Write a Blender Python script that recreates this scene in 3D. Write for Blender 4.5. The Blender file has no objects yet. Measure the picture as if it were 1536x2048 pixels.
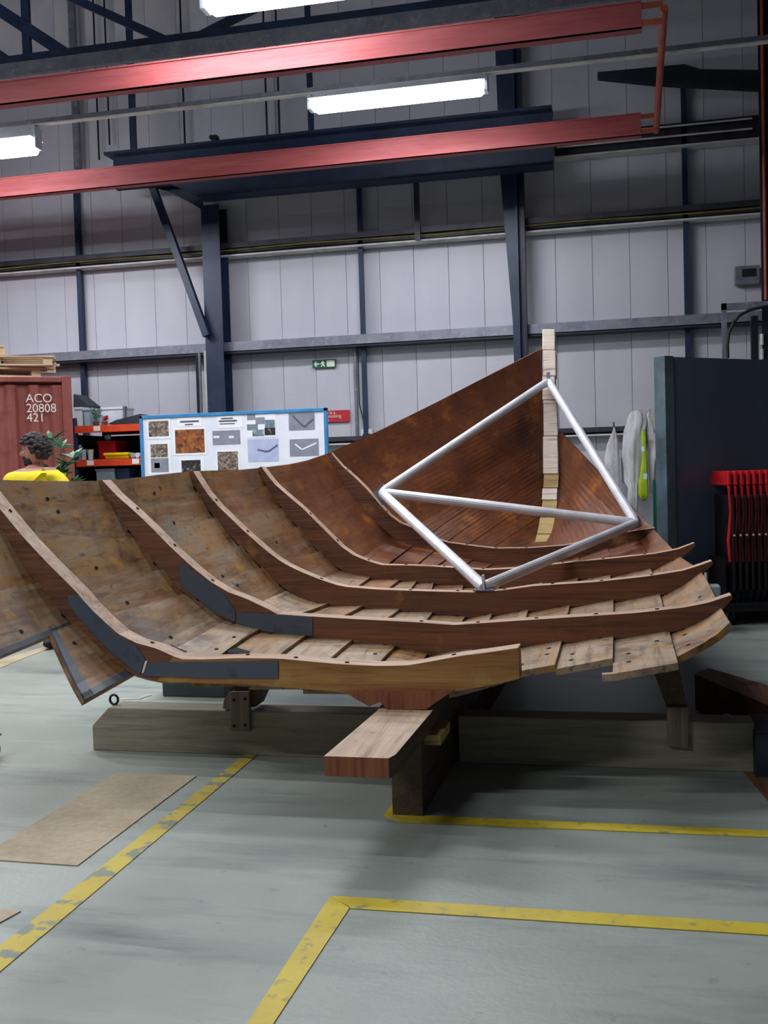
import bpy, math, random
from mathutils import Vector, Matrix, noise
random.seed(7)
R = math.radians
SC = bpy.context.scene
COL = SC.collection

# ------------------------------------------------------------------ camera
FPX, PITCH, ROLL, YAW, EYE = 2074.83, 0.03856, -0.029145, 0.224157, 1.45
_cy, _sy, _cp, _sp = math.cos(YAW), math.sin(YAW), math.cos(PITCH), math.sin(PITCH)
_fw = Vector((-_sy*_cp, _cy*_cp, -_sp)); _rt = Vector((_cy, _sy, 0)); _up = _rt.cross(_fw)
_r = _rt*math.cos(ROLL) + _up*math.sin(ROLL); _u = -_rt*math.sin(ROLL) + _up*math.cos(ROLL)
CAM = Vector((0, 0, EYE))
cd = bpy.data.cameras.new('camera'); cam = bpy.data.objects.new('camera', cd); COL.objects.link(cam)
cd.sensor_fit = 'VERTICAL'; cd.sensor_height = 36; cd.lens = FPX*36/2048; cd.clip_end = 200
m3 = Matrix((_r, _u, -_fw)).transposed(); cam.matrix_world = Matrix.Translation(CAM) @ m3.to_4x4()
SC.camera = cam

def ray(x, y): return _r*((x-768)/FPX) - _u*((y-1024)/FPX) + _fw
def W(x, y, Y):                      # the point seen at (x, y) in the vertical plane at depth Y
    v = ray(x, y); return CAM + v*(Y/v.y)
def F(x, y, z=0):                    # the point seen at (x, y) on the level z
    v = ray(x, y); return CAM + v*((z-EYE)/v.z)

# ------------------------------------------------------------------ world and exposure
w = bpy.data.worlds.new('world'); SC.world = w; w.use_nodes = True
w.node_tree.nodes['Background'].inputs[0].default_value = (0.55, 0.60, 0.72, 1)
w.node_tree.nodes['Background'].inputs[1].default_value = 0.095
SC.view_settings.view_transform = 'Standard'; SC.view_settings.look = 'None'
SC.view_settings.gamma = 1; SC.view_settings.use_curve_mapping = False
SC.view_settings.exposure = 0.12
LAMP = (0.93, 0.95, 1.0)
def area(name, loc, sx, sy, power, rx=0, ry=0, rz=0):
    l = bpy.data.lights.new(name, 'AREA'); l.shape = 'RECTANGLE'; l.size = sx; l.size_y = sy
    l.energy = power; l.color = LAMP; o = bpy.data.objects.new(name, l); COL.objects.link(o)
    o.location = loc; o.rotation_euler = (rx, ry, rz); return o
# rows of tubes of the hall that hang out of the picture
for x, y, p in ((-6.5, 6.5, 130), (-3.0, 2.0, 80), (-6.0, 1.0, 90), (-8.2, 8.6, 130), (-3.2, 8.4, 70), (-9.5, 4.0, 90), (-5.5, -2.0, 180), (-1.6, 6.4, 60)):
    area('hall_tube_light', (x, y, 5.5), 1.8, 0.12, p)
    area('added_hall_uplight', (x, y, 5.56), 1.8, 0.12, p*(.35 if x < -4 else .05), rx=R(180))  # upward light added, stronger on the left to lift the upper wall

# ------------------------------------------------------------------ materials
MATS = {}
def nodes(name):
    m = bpy.data.materials.new(name); m.use_nodes = True; MATS[name] = m
    nt = m.node_tree; return m, nt, nt.nodes['Principled BSDF']
def sr(c):
    return tuple(((v/255)/12.92 if v/255 <= .04045 else ((v/255+.055)/1.055)**2.4) for v in c) + (1,)
def mix_chain(nt, base, layers, coord):
    """layers: (colour, scale-vector, noise scale, lo, hi)"""
    cur = None
    for col, sv, ns, lo, hi in layers:
        mp = nt.nodes.new('ShaderNodeMapping'); mp.inputs['Scale'].default_value = sv
        mp.inputs['Location'].default_value = (ns*.37, ns*.11, ns*.73)
        nt.links.new(coord, mp.inputs[0])
        n = nt.nodes.new('ShaderNodeTexNoise'); n.inputs['Scale'].default_value = ns; n.inputs['Detail'].default_value = 6
        n.inputs['Roughness'].default_value = .62
        nt.links.new(mp.outputs[0], n.inputs[0])
        mr = nt.nodes.new('ShaderNodeMapRange'); mr.inputs[1].default_value = lo; mr.inputs[2].default_value = hi
        nt.links.new(n.outputs[0], mr.inputs[0])
        mx = nt.nodes.new('ShaderNodeMix'); mx.data_type = 'RGBA'
        nt.links.new(mr.outputs[0], mx.inputs[0])
        if cur is None: mx.inputs[6].default_value = base
        else: nt.links.new(cur, mx.inputs[6])
        mx.inputs[7].default_value = col
        cur = mx.outputs[2]
    return cur
def mat(name, c, rough=.6, metal=0, layers=(), bump=0, bs=20, bv=(1, 1, 1), spec=.4, emit=None):
    m, nt, b = nodes(name)
    b.inputs['Roughness'].default_value = rough; b.inputs['Metallic'].default_value = metal
    b.inputs['Specular IOR Level'].default_value = spec
    b.inputs['Base Color'].default_value = sr(c)
    tc = nt.nodes.new('ShaderNodeTexCoord')
    if layers:
        L = [(sr(l[0]),)+tuple(l[1:]) for l in layers]
        nt.links.new(mix_chain(nt, sr(c), L, tc.outputs['Object']), b.inputs['Base Color'])
    if bump:
        mp = nt.nodes.new('ShaderNodeMapping'); mp.inputs['Scale'].default_value = bv
        nt.links.new(tc.outputs['Object'], mp.inputs[0])
        n = nt.nodes.new('ShaderNodeTexNoise'); n.inputs['Scale'].default_value = bs; n.inputs['Detail'].default_value = 5
        nt.links.new(mp.outputs[0], n.inputs[0])
        bp = nt.nodes.new('ShaderNodeBump'); bp.inputs['Strength'].default_value = bump; bp.inputs['Distance'].default_value = .02
        nt.links.new(n.outputs[0], bp.inputs['Height']); nt.links.new(bp.outputs[0], b.inputs['Normal'])
    if emit:
        b.inputs['Emission Color'].default_value = (*LAMP, 1); b.inputs['Emission Strength'].default_value = emit
    return m
I1 = (1, 1, 1)
mat('concrete', (134, 143, 135), .42, layers=[((154, 162, 154), (1, 1.0, 1), .55, .42, .62), ((108, 120, 119), (.6, 3, 1), 1.3, .5, .72), ((160, 168, 162), (.5, 5, 1), 2.2, .58, .75), ((92, 102, 100), I1, 9, .64, .8)], bump=.06, bs=40)
mat('cladding', (190, 190, 201), .5, layers=[((184, 184, 196), (1, 1, .15), 2, .4, .7), ((206, 204, 208), I1, 1.0, .5, .7), ((184, 176, 156), (9, 1, .12), 3.0, .70, .8)])
mat('cladding_back', (146, 146, 158), .7, layers=[((134, 134, 146), I1, 2, .4, .7)])
mat('steel_blue', (26, 38, 66), .45, layers=[((36, 52, 80), I1, 3, .4, .7), ((18, 24, 40), I1, 9, .55, .75)])
mat('steel_dark', (22, 26, 36), .5, layers=[((34, 40, 54), I1, 3, .45, .7)])
mat('galvanised', (132, 134, 146), .4, .35, layers=[((105, 108, 122), (1, 1, 1), 6, .4, .7), ((160, 160, 168), I1, 14, .55, .75)])
mat('galvanised_dull', (62, 62, 72), .5, .2, layers=[((42, 42, 50), (1, 1, 1), 5, .4, .7)])
mat('white_lip', (210, 208, 204), .5, layers=[((170, 166, 158), I1, 4, .45, .7)])
mat('cable_yellow', (120, 110, 50), .5, layers=[((80, 76, 50), I1, 5, .45, .7)])
mat('red_steel', (158, 72, 74), .6, layers=[((172, 90, 92), (.3, 3, 3), 4, .4, .7), ((140, 58, 60), (.3, 4, 4), 7, .55, .75)], bump=.1, bs=20, bv=(.3, 3, 3))
mat('orange_pipe', (170, 84, 56), .5, layers=[((140, 62, 46), I1, 6, .4, .7)])
mat('roof_sheet', (40, 46, 60), .6, layers=[((28, 32, 44), (4, .3, 1), 2, .4, .7)])
mat('lamp_tube', (255, 255, 255), .4, emit=26, layers=[((250, 252, 255), I1, 3, .4, .6)])
mat('lamp_body', (200, 205, 212), .4, layers=[((180, 186, 196), I1, 3, .4, .6)])
def wood(name, c, ls, axis, rough=.55, bump=.25):
    s = {'x': (.35, 5, 5), 'y': (5, .35, 5), 'z': (5, 5, .35)}[axis]
    ls = [(l[0], s if l[1] else I1, l[2], l[3], l[4]) for l in ls]
    return mat(name, c, rough, layers=ls, bump=bump, bs=10, bv=s, spec=.35)
for i, (a, b, d, e) in enumerate((
    ((138, 108, 78), (166, 140, 108), (98, 70, 48), (118, 116, 112)),      # 0 weathered grey-brown
    ((134, 98, 62), (162, 128, 84), (88, 56, 34), (120, 112, 104)),      # 1 ochre brown
    ((122, 70, 40), (156, 98, 52), (80, 42, 26), (104, 76, 54)),      # 2 red brown
    ((172, 148, 126), (196, 172, 148), (134, 108, 84), (150, 132, 112)))):   # 3 pale
    wood('plank_%d' % i, a, [(b, 1, 2.2, .42, .62), (d, 1, 5, .54, .72), (d, 0, 2.6, .55, .75), (e, 0, 1.6, .56, .72), ((150, 110, 50), 0, 7, .62, .72)], 'y')
# hull planking: grey-brown near the open end, redder wood towards the bow
def hull_mat(name, base):
    m, nt, b = nodes(name)
    b.inputs['Roughness'].default_value = .5; b.inputs['Specular IOR Level'].default_value = .35
    geo = nt.nodes.new('ShaderNodeNewGeometry')
    co = geo.outputs['Position']; S = (5, .35, 5)
    A = mix_chain(nt, sr(base), [(sr((158, 138, 112)), S, 2.2, .42, .64), (sr((92, 68, 48)), S, 5, .54, .72), (sr((86, 60, 42)), I1, 3.4, .50, .70), (sr((126, 124, 122)), I1, 1.5, .58, .72), (sr((176, 132, 52)), I1, 9, .55, .72), (sr((70, 50, 40)), I1, 13, .60, .72)], co)
    B = mix_chain(nt, sr((104, 58, 36)), [(sr((126, 72, 38)), S, 1.6, .42, .70), (sr((78, 44, 30)), S, 5, .52, .80), (sr((72, 42, 32)), I1, 2.0, .5, .72), (sr((168, 104, 44)), I1, 3.2, .56, .74)], co)
    sp = nt.nodes.new('ShaderNodeSeparateXYZ'); nt.links.new(co, sp.inputs[0])
    n = nt.nodes.new('ShaderNodeTexNoise'); n.inputs['Scale'].default_value = 1.1; nt.links.new(co, n.inputs[0])
    ad = nt.nodes.new('ShaderNodeMath'); ad.operation = 'MULTIPLY_ADD'; ad.inputs[1].default_value = 1.8
    nt.links.new(n.outputs[0], ad.inputs[0]); nt.links.new(sp.outputs[1], ad.inputs[2])
    mr = nt.nodes.new('ShaderNodeMapRange'); mr.inputs[1].default_value = 6.5; mr.inputs[2].default_value = 8.6
    nt.links.new(ad.outputs[0], mr.inputs[0])
    mx = nt.nodes.new('ShaderNodeMix'); mx.data_type = 'RGBA'; nt.links.new(mr.outputs[0], mx.inputs[0])
    nt.links.new(A, mx.inputs[6]); nt.links.new(B, mx.inputs[7]); nt.links.new(mx.outputs[2], b.inputs['Base Color'])
    mp = nt.nodes.new('ShaderNodeMapping'); mp.inputs['Scale'].default_value = S; nt.links.new(co, mp.inputs[0])
    n2 = nt.nodes.new('ShaderNodeTexNoise'); n2.inputs['Scale'].default_value = 14; n2.inputs['Detail'].default_value = 5
    nt.links.new(mp.outputs[0], n2.inputs[0])
    bp = nt.nodes.new('ShaderNodeBump'); bp.inputs['Strength'].default_value = .05; bp.inputs['Distance'].default_value = .02
    nt.links.new(n2.outputs[0], bp.inputs['Height']); nt.links.new(bp.outputs[0], b.inputs['Normal'])
hull_mat('hull_a', (156, 118, 78)); hull_mat('hull_b', (134, 96, 60)); hull_mat('hull_c', (172, 150, 126))
wood('frame_wood', (106, 69, 49), [((128, 80, 52), 1, 2.4, .42, .66), ((76, 46, 38), 1, 5, .52, .72), ((80, 48, 38), 0, 2.4, .55, .75), ((158, 112, 60), 0, 4, .62, .75)], 'x')
wood('frame_ochre', (150, 104, 58), [((172, 130, 72), 1, 2.4, .42, .66), ((108, 68, 40), 1, 5, .52, .72), ((176, 140, 74), 0, 5, .58, .75), ((112, 74, 46), 0, 2.0, .55, .75)], 'x')
wood('frame_lit_top', (178, 148, 126), [((200, 172, 148), 1, 3, .42, .66), ((136, 104, 80), 1, 6, .52, .72)], 'x')  # paler copy of the frame wood: overhead light painted on top faces
mat('grey_paint', (72, 82, 96), .5, layers=[((78, 84, 96), I1, 5, .4, .7), ((48, 52, 66), I1, 9, .55, .75)])
wood('support_dark', (74, 60, 48), [((90, 74, 58), 1, 3, .42, .66), ((56, 44, 36), 1, 6, .52, .72)], 'y')
wood('beam_wood', (150, 144, 124), [((166, 160, 138), 1, 3, .42, .66), ((122, 116, 102), 1, 6, .52, .72)], 'x')
wood('post_wood', (120, 108, 92), [((138, 126, 108), 1, 3, .42, .66), ((88, 78, 68), 1, 6, .52, .72)], 'z')
wood('stem_pale', (238, 220, 206), [((246, 232, 220), 1, 3, .4, .6), ((160, 128, 98), 1, 6, .54, .72)], 'x')
wood('stem_ochre', (176, 148, 96), [((196, 170, 116), 1, 3, .4, .6), ((128, 100, 62), 1, 6, .54, .72)], 'x')
wood('keel_red', (122, 70, 48), [((142, 88, 58), 1, 3, .4, .6), ((98, 52, 38), 1, 6, .54, .72)], 'z')
wood('pallet_wood', (176, 150, 122), [((200, 178, 150), 1, 3, .4, .6), ((130, 100, 78), 1, 6, .54, .72)], 'x')
wood('timber_brown', (112, 76, 58), [((130, 92, 68), 1, 3, .4, .6), ((80, 54, 44), 1, 6, .54, .72)], 'y')
mat('black_hole', (18, 16, 16), .9, layers=[((26, 24, 24), I1, 9, .4, .6)])
mat('aluminium', (205, 205, 210), .42, .15, layers=[((180, 180, 190), I1, 5, .42, .7)])
mat('yellow_line', (206, 184, 52), .5, layers=[((190, 168, 52), I1, 8, .4, .7), ((140, 138, 90), I1, 16, .56, .68)])
mat('yellow_worn', (198, 178, 70), .55, layers=[((188, 166, 66), I1, 8, .4, .7), ((128, 136, 124), (1, 1, 1), 9, .52, .58)])
mat('chipboard', (168, 152, 124), .6, layers=[((178, 164, 138), I1, 30, .4, .6), ((152, 138, 112), I1, 3, .5, .7)])
mat('container_red', (126, 62, 56), .6, layers=[((146, 80, 72), (3, 1, .4), 2, .42, .7), ((104, 50, 48), I1, 5, .52, .72)])
mat('letter_white', (214, 206, 196), .6, layers=[((190, 160, 150), I1, 40, .55, .7)])
mat('sign_green', (26, 92, 62), .5, layers=[((30, 102, 72), I1, 6, .4, .6)])
mat('sign_red', (190, 40, 52), .5, layers=[((180, 36, 48), I1, 6, .4, .6)])
mat('sign_white', (228, 232, 224), .5, layers=[((215, 220, 210), I1, 6, .4, .6)])
mat('frame_blue', (60, 130, 186), .4, layers=[((72, 142, 196), I1, 6, .4, .6)])
mat('board_white', (238, 240, 250), .5, layers=[((228, 232, 244), I1, 3, .4, .6)])
mat('paper_white', (246, 247, 252), .5, layers=[((238, 240, 246), I1, 3, .4, .6)])
mat('paper_grey', (146, 148, 160), .5, layers=[((132, 134, 148), I1, 12, .4, .6)])
mat('paper_lilac', (188, 196, 226), .5, layers=[((178, 186, 220), I1, 12, .4, .6)])
mat('photo_stone', (112, 96, 88), .5, layers=[((170, 152, 136), I1, 30, .5, .56), ((50, 40, 38), I1, 45, .55, .62)])
mat('photo_orange', (140, 78, 46), .5, layers=[((176, 108, 54), I1, 18, .48, .58), ((66, 36, 34), I1, 14, .54, .64)])
mat('photo_dark', (44, 42, 46), .5, layers=[((130, 116, 110), I1, 24, .56, .62)])
mat('photo_blue', (122, 140, 152), .5, layers=[((90, 112, 126), I1, 16, .5, .56), ((168, 176, 184), I1, 22, .58, .62)])
mat('ink', (84, 86, 100), .6, layers=[((100, 100, 112), I1, 12, .4, .6)])
mat('panel_black_sheen', (72, 82, 102), .3, layers=[((84, 94, 114), (1, 1, .5), 1.2, .4, .7)], bump=.05, bs=1.5)  # paler layer paints a soft sheen into the panel colour
mat('panel_edge', (88, 106, 116), .5, layers=[((54, 68, 78), I1, 3, .4, .7)])
mat('green_post', (40, 104, 84), .5, layers=[((34, 88, 72), I1, 3, .4, .7)])
mat('red_plastic', (216, 36, 44), .4, layers=[((186, 26, 36), I1, 12, .45, .7)])
mat('black_plastic', (20, 18, 22), .5, layers=[((32, 26, 30), I1, 8, .45, .7)])
mat('suit_white', (206, 204, 208), .7, layers=[((172, 168, 168), (4, 4, 1), 4, .45, .7)], bump=.4, bs=12)
mat('suit_grey', (170, 164, 164), .7, layers=[((140, 134, 132), (4, 4, 1), 4, .45, .7)], bump=.4, bs=12)
mat('hivis', (164, 190, 30), .6, layers=[((140, 170, 24), I1, 9, .45, .7)])
mat('reflective', (190, 240, 246), .3, layers=[((170, 226, 236), I1, 9, .45, .7)])
mat('rack_orange', (206, 70, 34), .5, layers=[((190, 56, 28), I1, 9, .45, .7)])
mat('rack_blue', (40, 52, 80), .5, layers=[((30, 40, 64), I1, 9, .45, .7)])
mat('box_white', (206, 210, 218), .6, layers=[((190, 194, 204), I1, 6, .45, .7)])
mat('box_grey', (150, 168, 178), .6, layers=[((130, 150, 162), I1, 6, .45, .7)])
mat('box_dark', (44, 48, 56), .6, layers=[((34, 38, 46), I1, 6, .45, .7)])
mat('box_red', (190, 26, 34), .4, layers=[((170, 20, 28), I1, 6, .45, .7)])
mat('tray_yellow', (226, 200, 20), .4, layers=[((206, 182, 20), I1, 6, .45, .7)])
mat('ball_blue', (150, 215, 245), .3, layers=[((220, 236, 244), I1, 9, .5, .6)])
mat('block_green', (56, 72, 70), .5, layers=[((46, 60, 58), I1, 6, .45, .7)])
mat('leaf', (60, 104, 60), .5, layers=[((44, 84, 50), I1, 9, .45, .7)])
mat('leaf_pale', (130, 160, 140), .5, layers=[((110, 140, 118), I1, 9, .45, .7)])
mat('flower_red', (200, 40, 70), .5, layers=[((180, 30, 60), I1, 9, .45, .7)])
mat('skin', (172, 122, 108), .5, layers=[((158, 106, 94), I1, 9, .45, .7)])
mat('hair', (44, 34, 36), .6, layers=[((60, 48, 46), I1, 30, .45, .7)], bump=.8, bs=60)
mat('beard', (62, 44, 44), .7, layers=[((78, 54, 50), I1, 40, .45, .7)], bump=.8, bs=80)
mat('shirt_yellow', (236, 212, 40), .7, layers=[((222, 196, 34), I1, 6, .45, .7)])
mat('trouser', (48, 52, 66), .8, layers=[((40, 44, 56), I1, 6, .45, .7)])
mat('shoe', (24, 22, 22), .6, layers=[((34, 30, 30), I1, 6, .45, .7)])
mat('eye_white', (220, 216, 210), .3, layers=[((210, 206, 200), I1, 6, .45, .7)])
mat('lip', (146, 84, 80), .5, layers=[((136, 76, 72), I1, 6, .45, .7)])
mat('rubber', (22, 22, 24), .7, layers=[((32, 32, 34), I1, 9, .45, .7)])
mat('clay_pot', (120, 70, 50), .7, layers=[((104, 60, 44), I1, 9, .45, .7)])

# ------------------------------------------------------------------ mesh helpers
class G:
    def __init__(s): s.v = []; s.f = []; s.m = []; s.cur = 0
    def add(s, vs, fs):
        o = len(s.v); s.v += [Vector(p) for p in vs]; s.f += [tuple(i+o for i in f) for f in fs]; s.m += [s.cur]*len(fs); return s
    def box(s, a, b):
        x0, y0, z0 = a; x1, y1, z1 = b
        return s.hexa([(x0, y0, z0), (x1, y0, z0), (x1, y1, z0), (x0, y1, z0), (x0, y0, z1), (x1, y0, z1), (x1, y1, z1), (x0, y1, z1)])
    def hexa(s, p): return s.add(p, [(3, 2, 1, 0), (4, 5, 6, 7), (0, 1, 5, 4), (1, 2, 6, 5), (2, 3, 7, 6), (3, 0, 4, 7)])
    def prism(s, poly, ext):
        n = len(poly); e = Vector(ext); P = [Vector(p) for p in poly]
        return s.add(P+[p+e for p in P], [tuple(range(n)), tuple(range(2*n-1, n-1, -1))] + [(i, i+n, (i+1) % n+n, (i+1) % n) for i in range(n)])
    def bar(s, a, b, wx, wy, up=(0, 0, 1)):      # rectangular bar from a to b
        a, b = Vector(a), Vector(b); d = (b-a).normalized(); u = Vector(up)
        if abs(d.dot(u)) > .95: u = Vector((0, 1, 0))
        x = d.cross(u).normalized()*wx/2; y = x.cross(d).normalized()*wy/2
        return s.hexa([a-x-y, a+x-y, a+x+y, a-x+y, b-x-y, b+x-y, b+x+y, b-x+y])
    def tube(s, path, r, n=10, cap=True, flat=1):
        path = [Vector(p) for p in path]; rs = r if isinstance(r, (list, tuple)) else [r]*len(path)
        o = len(s.v); px = None
        for i, p in enumerate(path):
            d = (path[min(i+1, len(path)-1)]-path[max(i-1, 0)]).normalized()
            if px is None:
                u = Vector((0, 0, 1)) if abs(d.z) < .9 else Vector((0, 1, 0)); px = d.cross(u).normalized()
            else: px = (px - d*px.dot(d)).normalized()
            py = d.cross(px)
            for k in range(n):
                a = 2*math.pi*k/n; s.v.append(p+px*math.cos(a)*rs[i]+py*math.sin(a)*rs[i]*flat)
        fs = [(o+i*n+k, o+i*n+(k+1) % n, o+(i+1)*n+(k+1) % n, o+(i+1)*n+k) for i in range(len(path)-1) for k in range(n)]
        if cap: fs += [tuple(o+k for k in range(n-1, -1, -1)), tuple(o+(len(path)-1)*n+k for k in range(n))]
        s.f += fs; s.m += [s.cur]*len(fs); return s
    def blob(s, c, rx, ry, rz, nu=12, nv=8, fn=None):
        vs = []; c = Vector(c)
        for j in range(nv+1):
            t = math.pi*j/nv
            for i in range(nu):
                a = 2*math.pi*i/nu
                d = Vector((math.sin(t)*math.cos(a), math.sin(t)*math.sin(a), math.cos(t)))
                k = fn(d) if fn else 1
                vs.append(c+Vector((d.x*rx, d.y*ry, d.z*rz))*k)
        return s.add(vs, [(j*nu+i, (j+1)*nu+i, (j+1)*nu+(i+1) % nu, j*nu+(i+1) % nu) for j in range(nv) for i in range(nu)])
def build(name, g, mats, parent=None, local=False, smooth=False, bevel=0, base=None):
    vs = g.v
    if parent is not None and not local:
        o0 = parent['_w'] if '_w' in parent else (0, 0, 0); o0 = Vector(o0); vs = [p-o0 for p in vs]
        org = o0
    elif parent is None:
        lo = Vector([min(p[i] for p in vs) for i in range(3)]); hi = Vector([max(p[i] for p in vs) for i in range(3)])
        org = Vector(base) if base else Vector(((lo.x+hi.x)/2, (lo.y+hi.y)/2, lo.z)); vs = [p-org for p in vs]
    else: org = None
    me = bpy.data.meshes.new(name); me.from_pydata(vs, [], g.f)
    for m in (mats if isinstance(mats, (list, tuple)) else [mats]): me.materials.append(MATS[m])
    me.polygons.foreach_set('material_index', g.m)
    if smooth: me.polygons.foreach_set('use_smooth', [True]*len(g.f))
    me.validate(); me.update()
    import bmesh
    b = bmesh.new(); b.from_mesh(me); bmesh.ops.remove_doubles(b, verts=b.verts, dist=1e-5)
    bmesh.ops.recalc_face_normals(b, faces=b.faces)
    if bevel: bmesh.ops.bevel(b, geom=[e for e in b.edges if len(e.link_faces) == 2 and e.calc_face_angle(0) > .5], offset=bevel, segments=1, affect='EDGES')
    b.to_mesh(me); b.free()
    o = bpy.data.objects.new(name, me); COL.objects.link(o)
    if parent is None: o.location = org; o['_w'] = tuple(org)
    else:
        o.parent = parent
        if not local: o['_w'] = tuple(org)
    return o
def tag(o, label, cat, group=None, kind=None):
    o['label'] = label; o['category'] = cat
    if group: o['group'] = group
    if kind: o['kind'] = kind
    return o
def thing(name, label, cat, loc, group=None, rz=0):
    o = bpy.data.objects.new(name, None); COL.objects.link(o); o.location = loc; o.rotation_euler = (0, 0, rz)
    o.empty_display_size = .2; o['_w'] = tuple(loc); return tag(o, label, cat, group)
def struct(name, g, m, label=None, parent=None, **k):
    o = build(name, g, m, parent, **k); o['kind'] = 'structure'
    if label: o['label'] = label
    return o
def copy_tree(o, parent=None):
    c = o.copy(); COL.objects.link(c); c.parent = parent
    for ch in list(o.children): copy_tree(ch, c)
    return c
def text(s, size, m, name, parent, loc, rot, local=True, ext=.001, sx=1):
    cu = bpy.data.curves.new('t', 'FONT'); cu.body = s; cu.size = size; cu.extrude = ext; cu.align_x = 'LEFT'
    to = bpy.data.objects.new('t', cu); COL.objects.link(to)
    me = bpy.data.meshes.new_from_object(to.evaluated_get(bpy.context.evaluated_depsgraph_get()))
    bpy.data.objects.remove(to); bpy.data.curves.remove(cu)
    me.materials.clear(); me.materials.append(MATS[m])
    o = bpy.data.objects.new(name, me); COL.objects.link(o); o.parent = parent
    o.location = loc; o.rotation_euler = rot; o.scale = (sx, 1, 1); return o

# ================================================================== THE HALL
YW = 13.5
XL, XR, ZT = -15, 6.5, 9.0
g = G().box((XL, -4, -.1), (XR, YW+.3, 0)); fl = struct('floor', g, 'concrete', 'greenish grey polished concrete floor')
g = G().box((XL, YW+.06, 0), (XR, YW+.3, ZT)); wl = struct('wall_back', g, 'cladding_back', 'pale grey panelled cladding wall of the hall')
pw = .46; n = int((XR-XL)/pw); pm = G().box((0, 0, 0), (pw-.004, .05, ZT-.02))
p0 = build('cladding_panel', pm, 'cladding', wl, local=True, bevel=.003)
base = Vector(wl['_w'])
for i in range(n):
    o = p0 if i == 0 else p0.copy()
    if i: COL.objects.link(o)
    o.parent = wl; o.location = Vector((XL+i*pw, YW+.01, .01))-base
g = G().box((XL, -4, ZT), (XR, YW+.3, ZT+.1)); cl = struct('ceiling', g, 'roof_sheet', 'dark roof sheeting high above')
g = G().box((XR, -4, 0), (XR+.2, YW+.3, ZT)); struct('wall_right', g, 'cladding_back', 'dim cladding wall at the right end')

# --- horizontal rails on the wall
def xr(g, x0, x1, y, z0, z1, dep): g.box((x0, y-dep, z0), (x1, y, z1)); return g
def zat(px, py, Y): return W(px, py, Y).z
def xat(px, py, Y): return W(px, py, Y).x
YR = YW-.02
def rail(name, label, zt, zb, lip, mat_f, dep=.16, x0=XL+.1, x1=XR-.1, grp='horizontal rails across the wall'):
    t = thing(name, label, 'rail', (0, YR, zb), grp)
    h = zt-zb
    build('web', xr(G(), x0, x1, YR, zb+.02, zt-.01, dep*.55), 'galvanised_dull', t)  # dark colour puts the shade of the rail's channel into the web
    build('top_flange', xr(G(), x0, x1, YR, zt-.02, zt, dep), mat_f, t)
    build('front_lip', xr(G(), x0, x1, YR-dep, zt-.02-lip, zt, .012), mat_f, t)
    build('bottom_lip', xr(G(), x0, x1, YR, zb, zb+.02, dep), 'white_lip' if mat_f != 'galvanised' else 'steel_dark', t)  # on the galvanised rail a dark colour stands for shade underneath
    return t
zA = zat(700, 670, YR-.25); zA2 = zat(700, 696, YR-.1)
rail('wall_rail', 'wide galvanised rail with pale lip crossing the wall at mid height', zA, zA2, .10, 'galvanised', .24, grp=None)
zB = zat(800, 458, YR-.2); zB2 = zat(800, 487, YR-.15)
tB = rail('wall_rail', 'dark upper wall rail with white bottom edge and a yellow cable', zB, zB2, .05, 'galvanised_dull', .2, grp=None)
build('cable', G().tube([(XL+.2+i*.9, YR-.225, zB2+.075+.01*math.sin(i*1.7)) for i in range(23)], .011, 6), 'cable_yellow', tB)
zD = zat(1180, 855, YR-.1); zD2 = zat(1180, 872, YR-.1)
rail('wall_rail', 'low dull rail on the wall behind the hanging suits', zD, zD2, .04, 'galvanised_dull', .14, grp=None)
zC = zat(1300, 252, YR-.2); zC2 = zat(1300, 298, YR-.2)
tC = rail('wall_rail', 'topmost wall rail, dark with two thin white pipes under it', zC, zC2, .03, 'steel_dark', .2, x0=xat(1108, 290, YR-.2), grp=None)
for dz, a, b in ((.12, .85, 3.2), (.24, .8, 3.4)):
    build('pipe', G().tube([(xat(1115, 300, YR)+a*0, YR-.23, zC2+dz), (xat(1500, 280, YR), YR-.23, zC2+dz)], .012, 6), 'white_lip', tC)
# --- thin vertical posts between the rails
VPW = .03
VP = [((157, 348), (172, 745), 'thin dark upright left of the big blue column'), ((722, 370), (735, 880), 'thin dark upright right of the exit sign'), ((1362, 168), (1378, 705), 'thin dark upright above the black screen')]
for (a, b, lab) in VP:
    x = (xat(*a, YR)+xat(*b, YR))/2; zu = zat(*a, YR)
    t = tag(build('wall_upright', G().box((x-.015, YR-.09, 0), (x+.015, YR, zu)).box((x-.032, YR-.11, 0), (x+.032, YR-.09, zu)), 'steel_blue'), lab, 'upright')
x = xat(833, 420, YR-.3)
tag(build('hanger_strap', G().box((x-.035, YR-.28, zB2), (x+.035, YR-.25, zat(833, 350, YR-.25))), 'galvanised_dull'), 'grey strap between the dark beam and the upper rail', 'strap')

# --- steel columns
YC = 13.1
def poly(pts, Y, ext): return G().prism([W(a, b, Y) for a, b in pts], ext)
ZCT = zat(420, 392, 12.8)-.035
t = thing('steel_column', 'big dark blue steel column left of centre, with diagonal brace', 'column', (xat(430, 900, YC), YC, 0))
xl, xr_ = xat(403, 430, YC), xat(441, 500, YC)
build('front_flange', G().box((xl, YC-.02, 0), (xr_, YC, ZCT)), 'steel_blue', t)
build('web', G().box(((xl+xr_)/2-.01, YC, 0), ((xl+xr_)/2+.01, YC+.26, ZCT)), 'steel_blue', t)
build('back_flange', G().box((xl, YC+.26, 0), (xr_, YC+.28, ZCT)), 'steel_blue', t)
build('haunch', poly([(297, 372), (405, 366), (405, 420), (385, 408), (352, 390), (335, 382)], YC+.05, (0, .03, 0)), 'steel_blue', t)
a, b = W(305, 372, YC-.1), W(414, 672, YC-.1)
br = build('brace', G().bar(a, b, .09, .09), 'steel_blue', t)
xs = xl-.16
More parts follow.
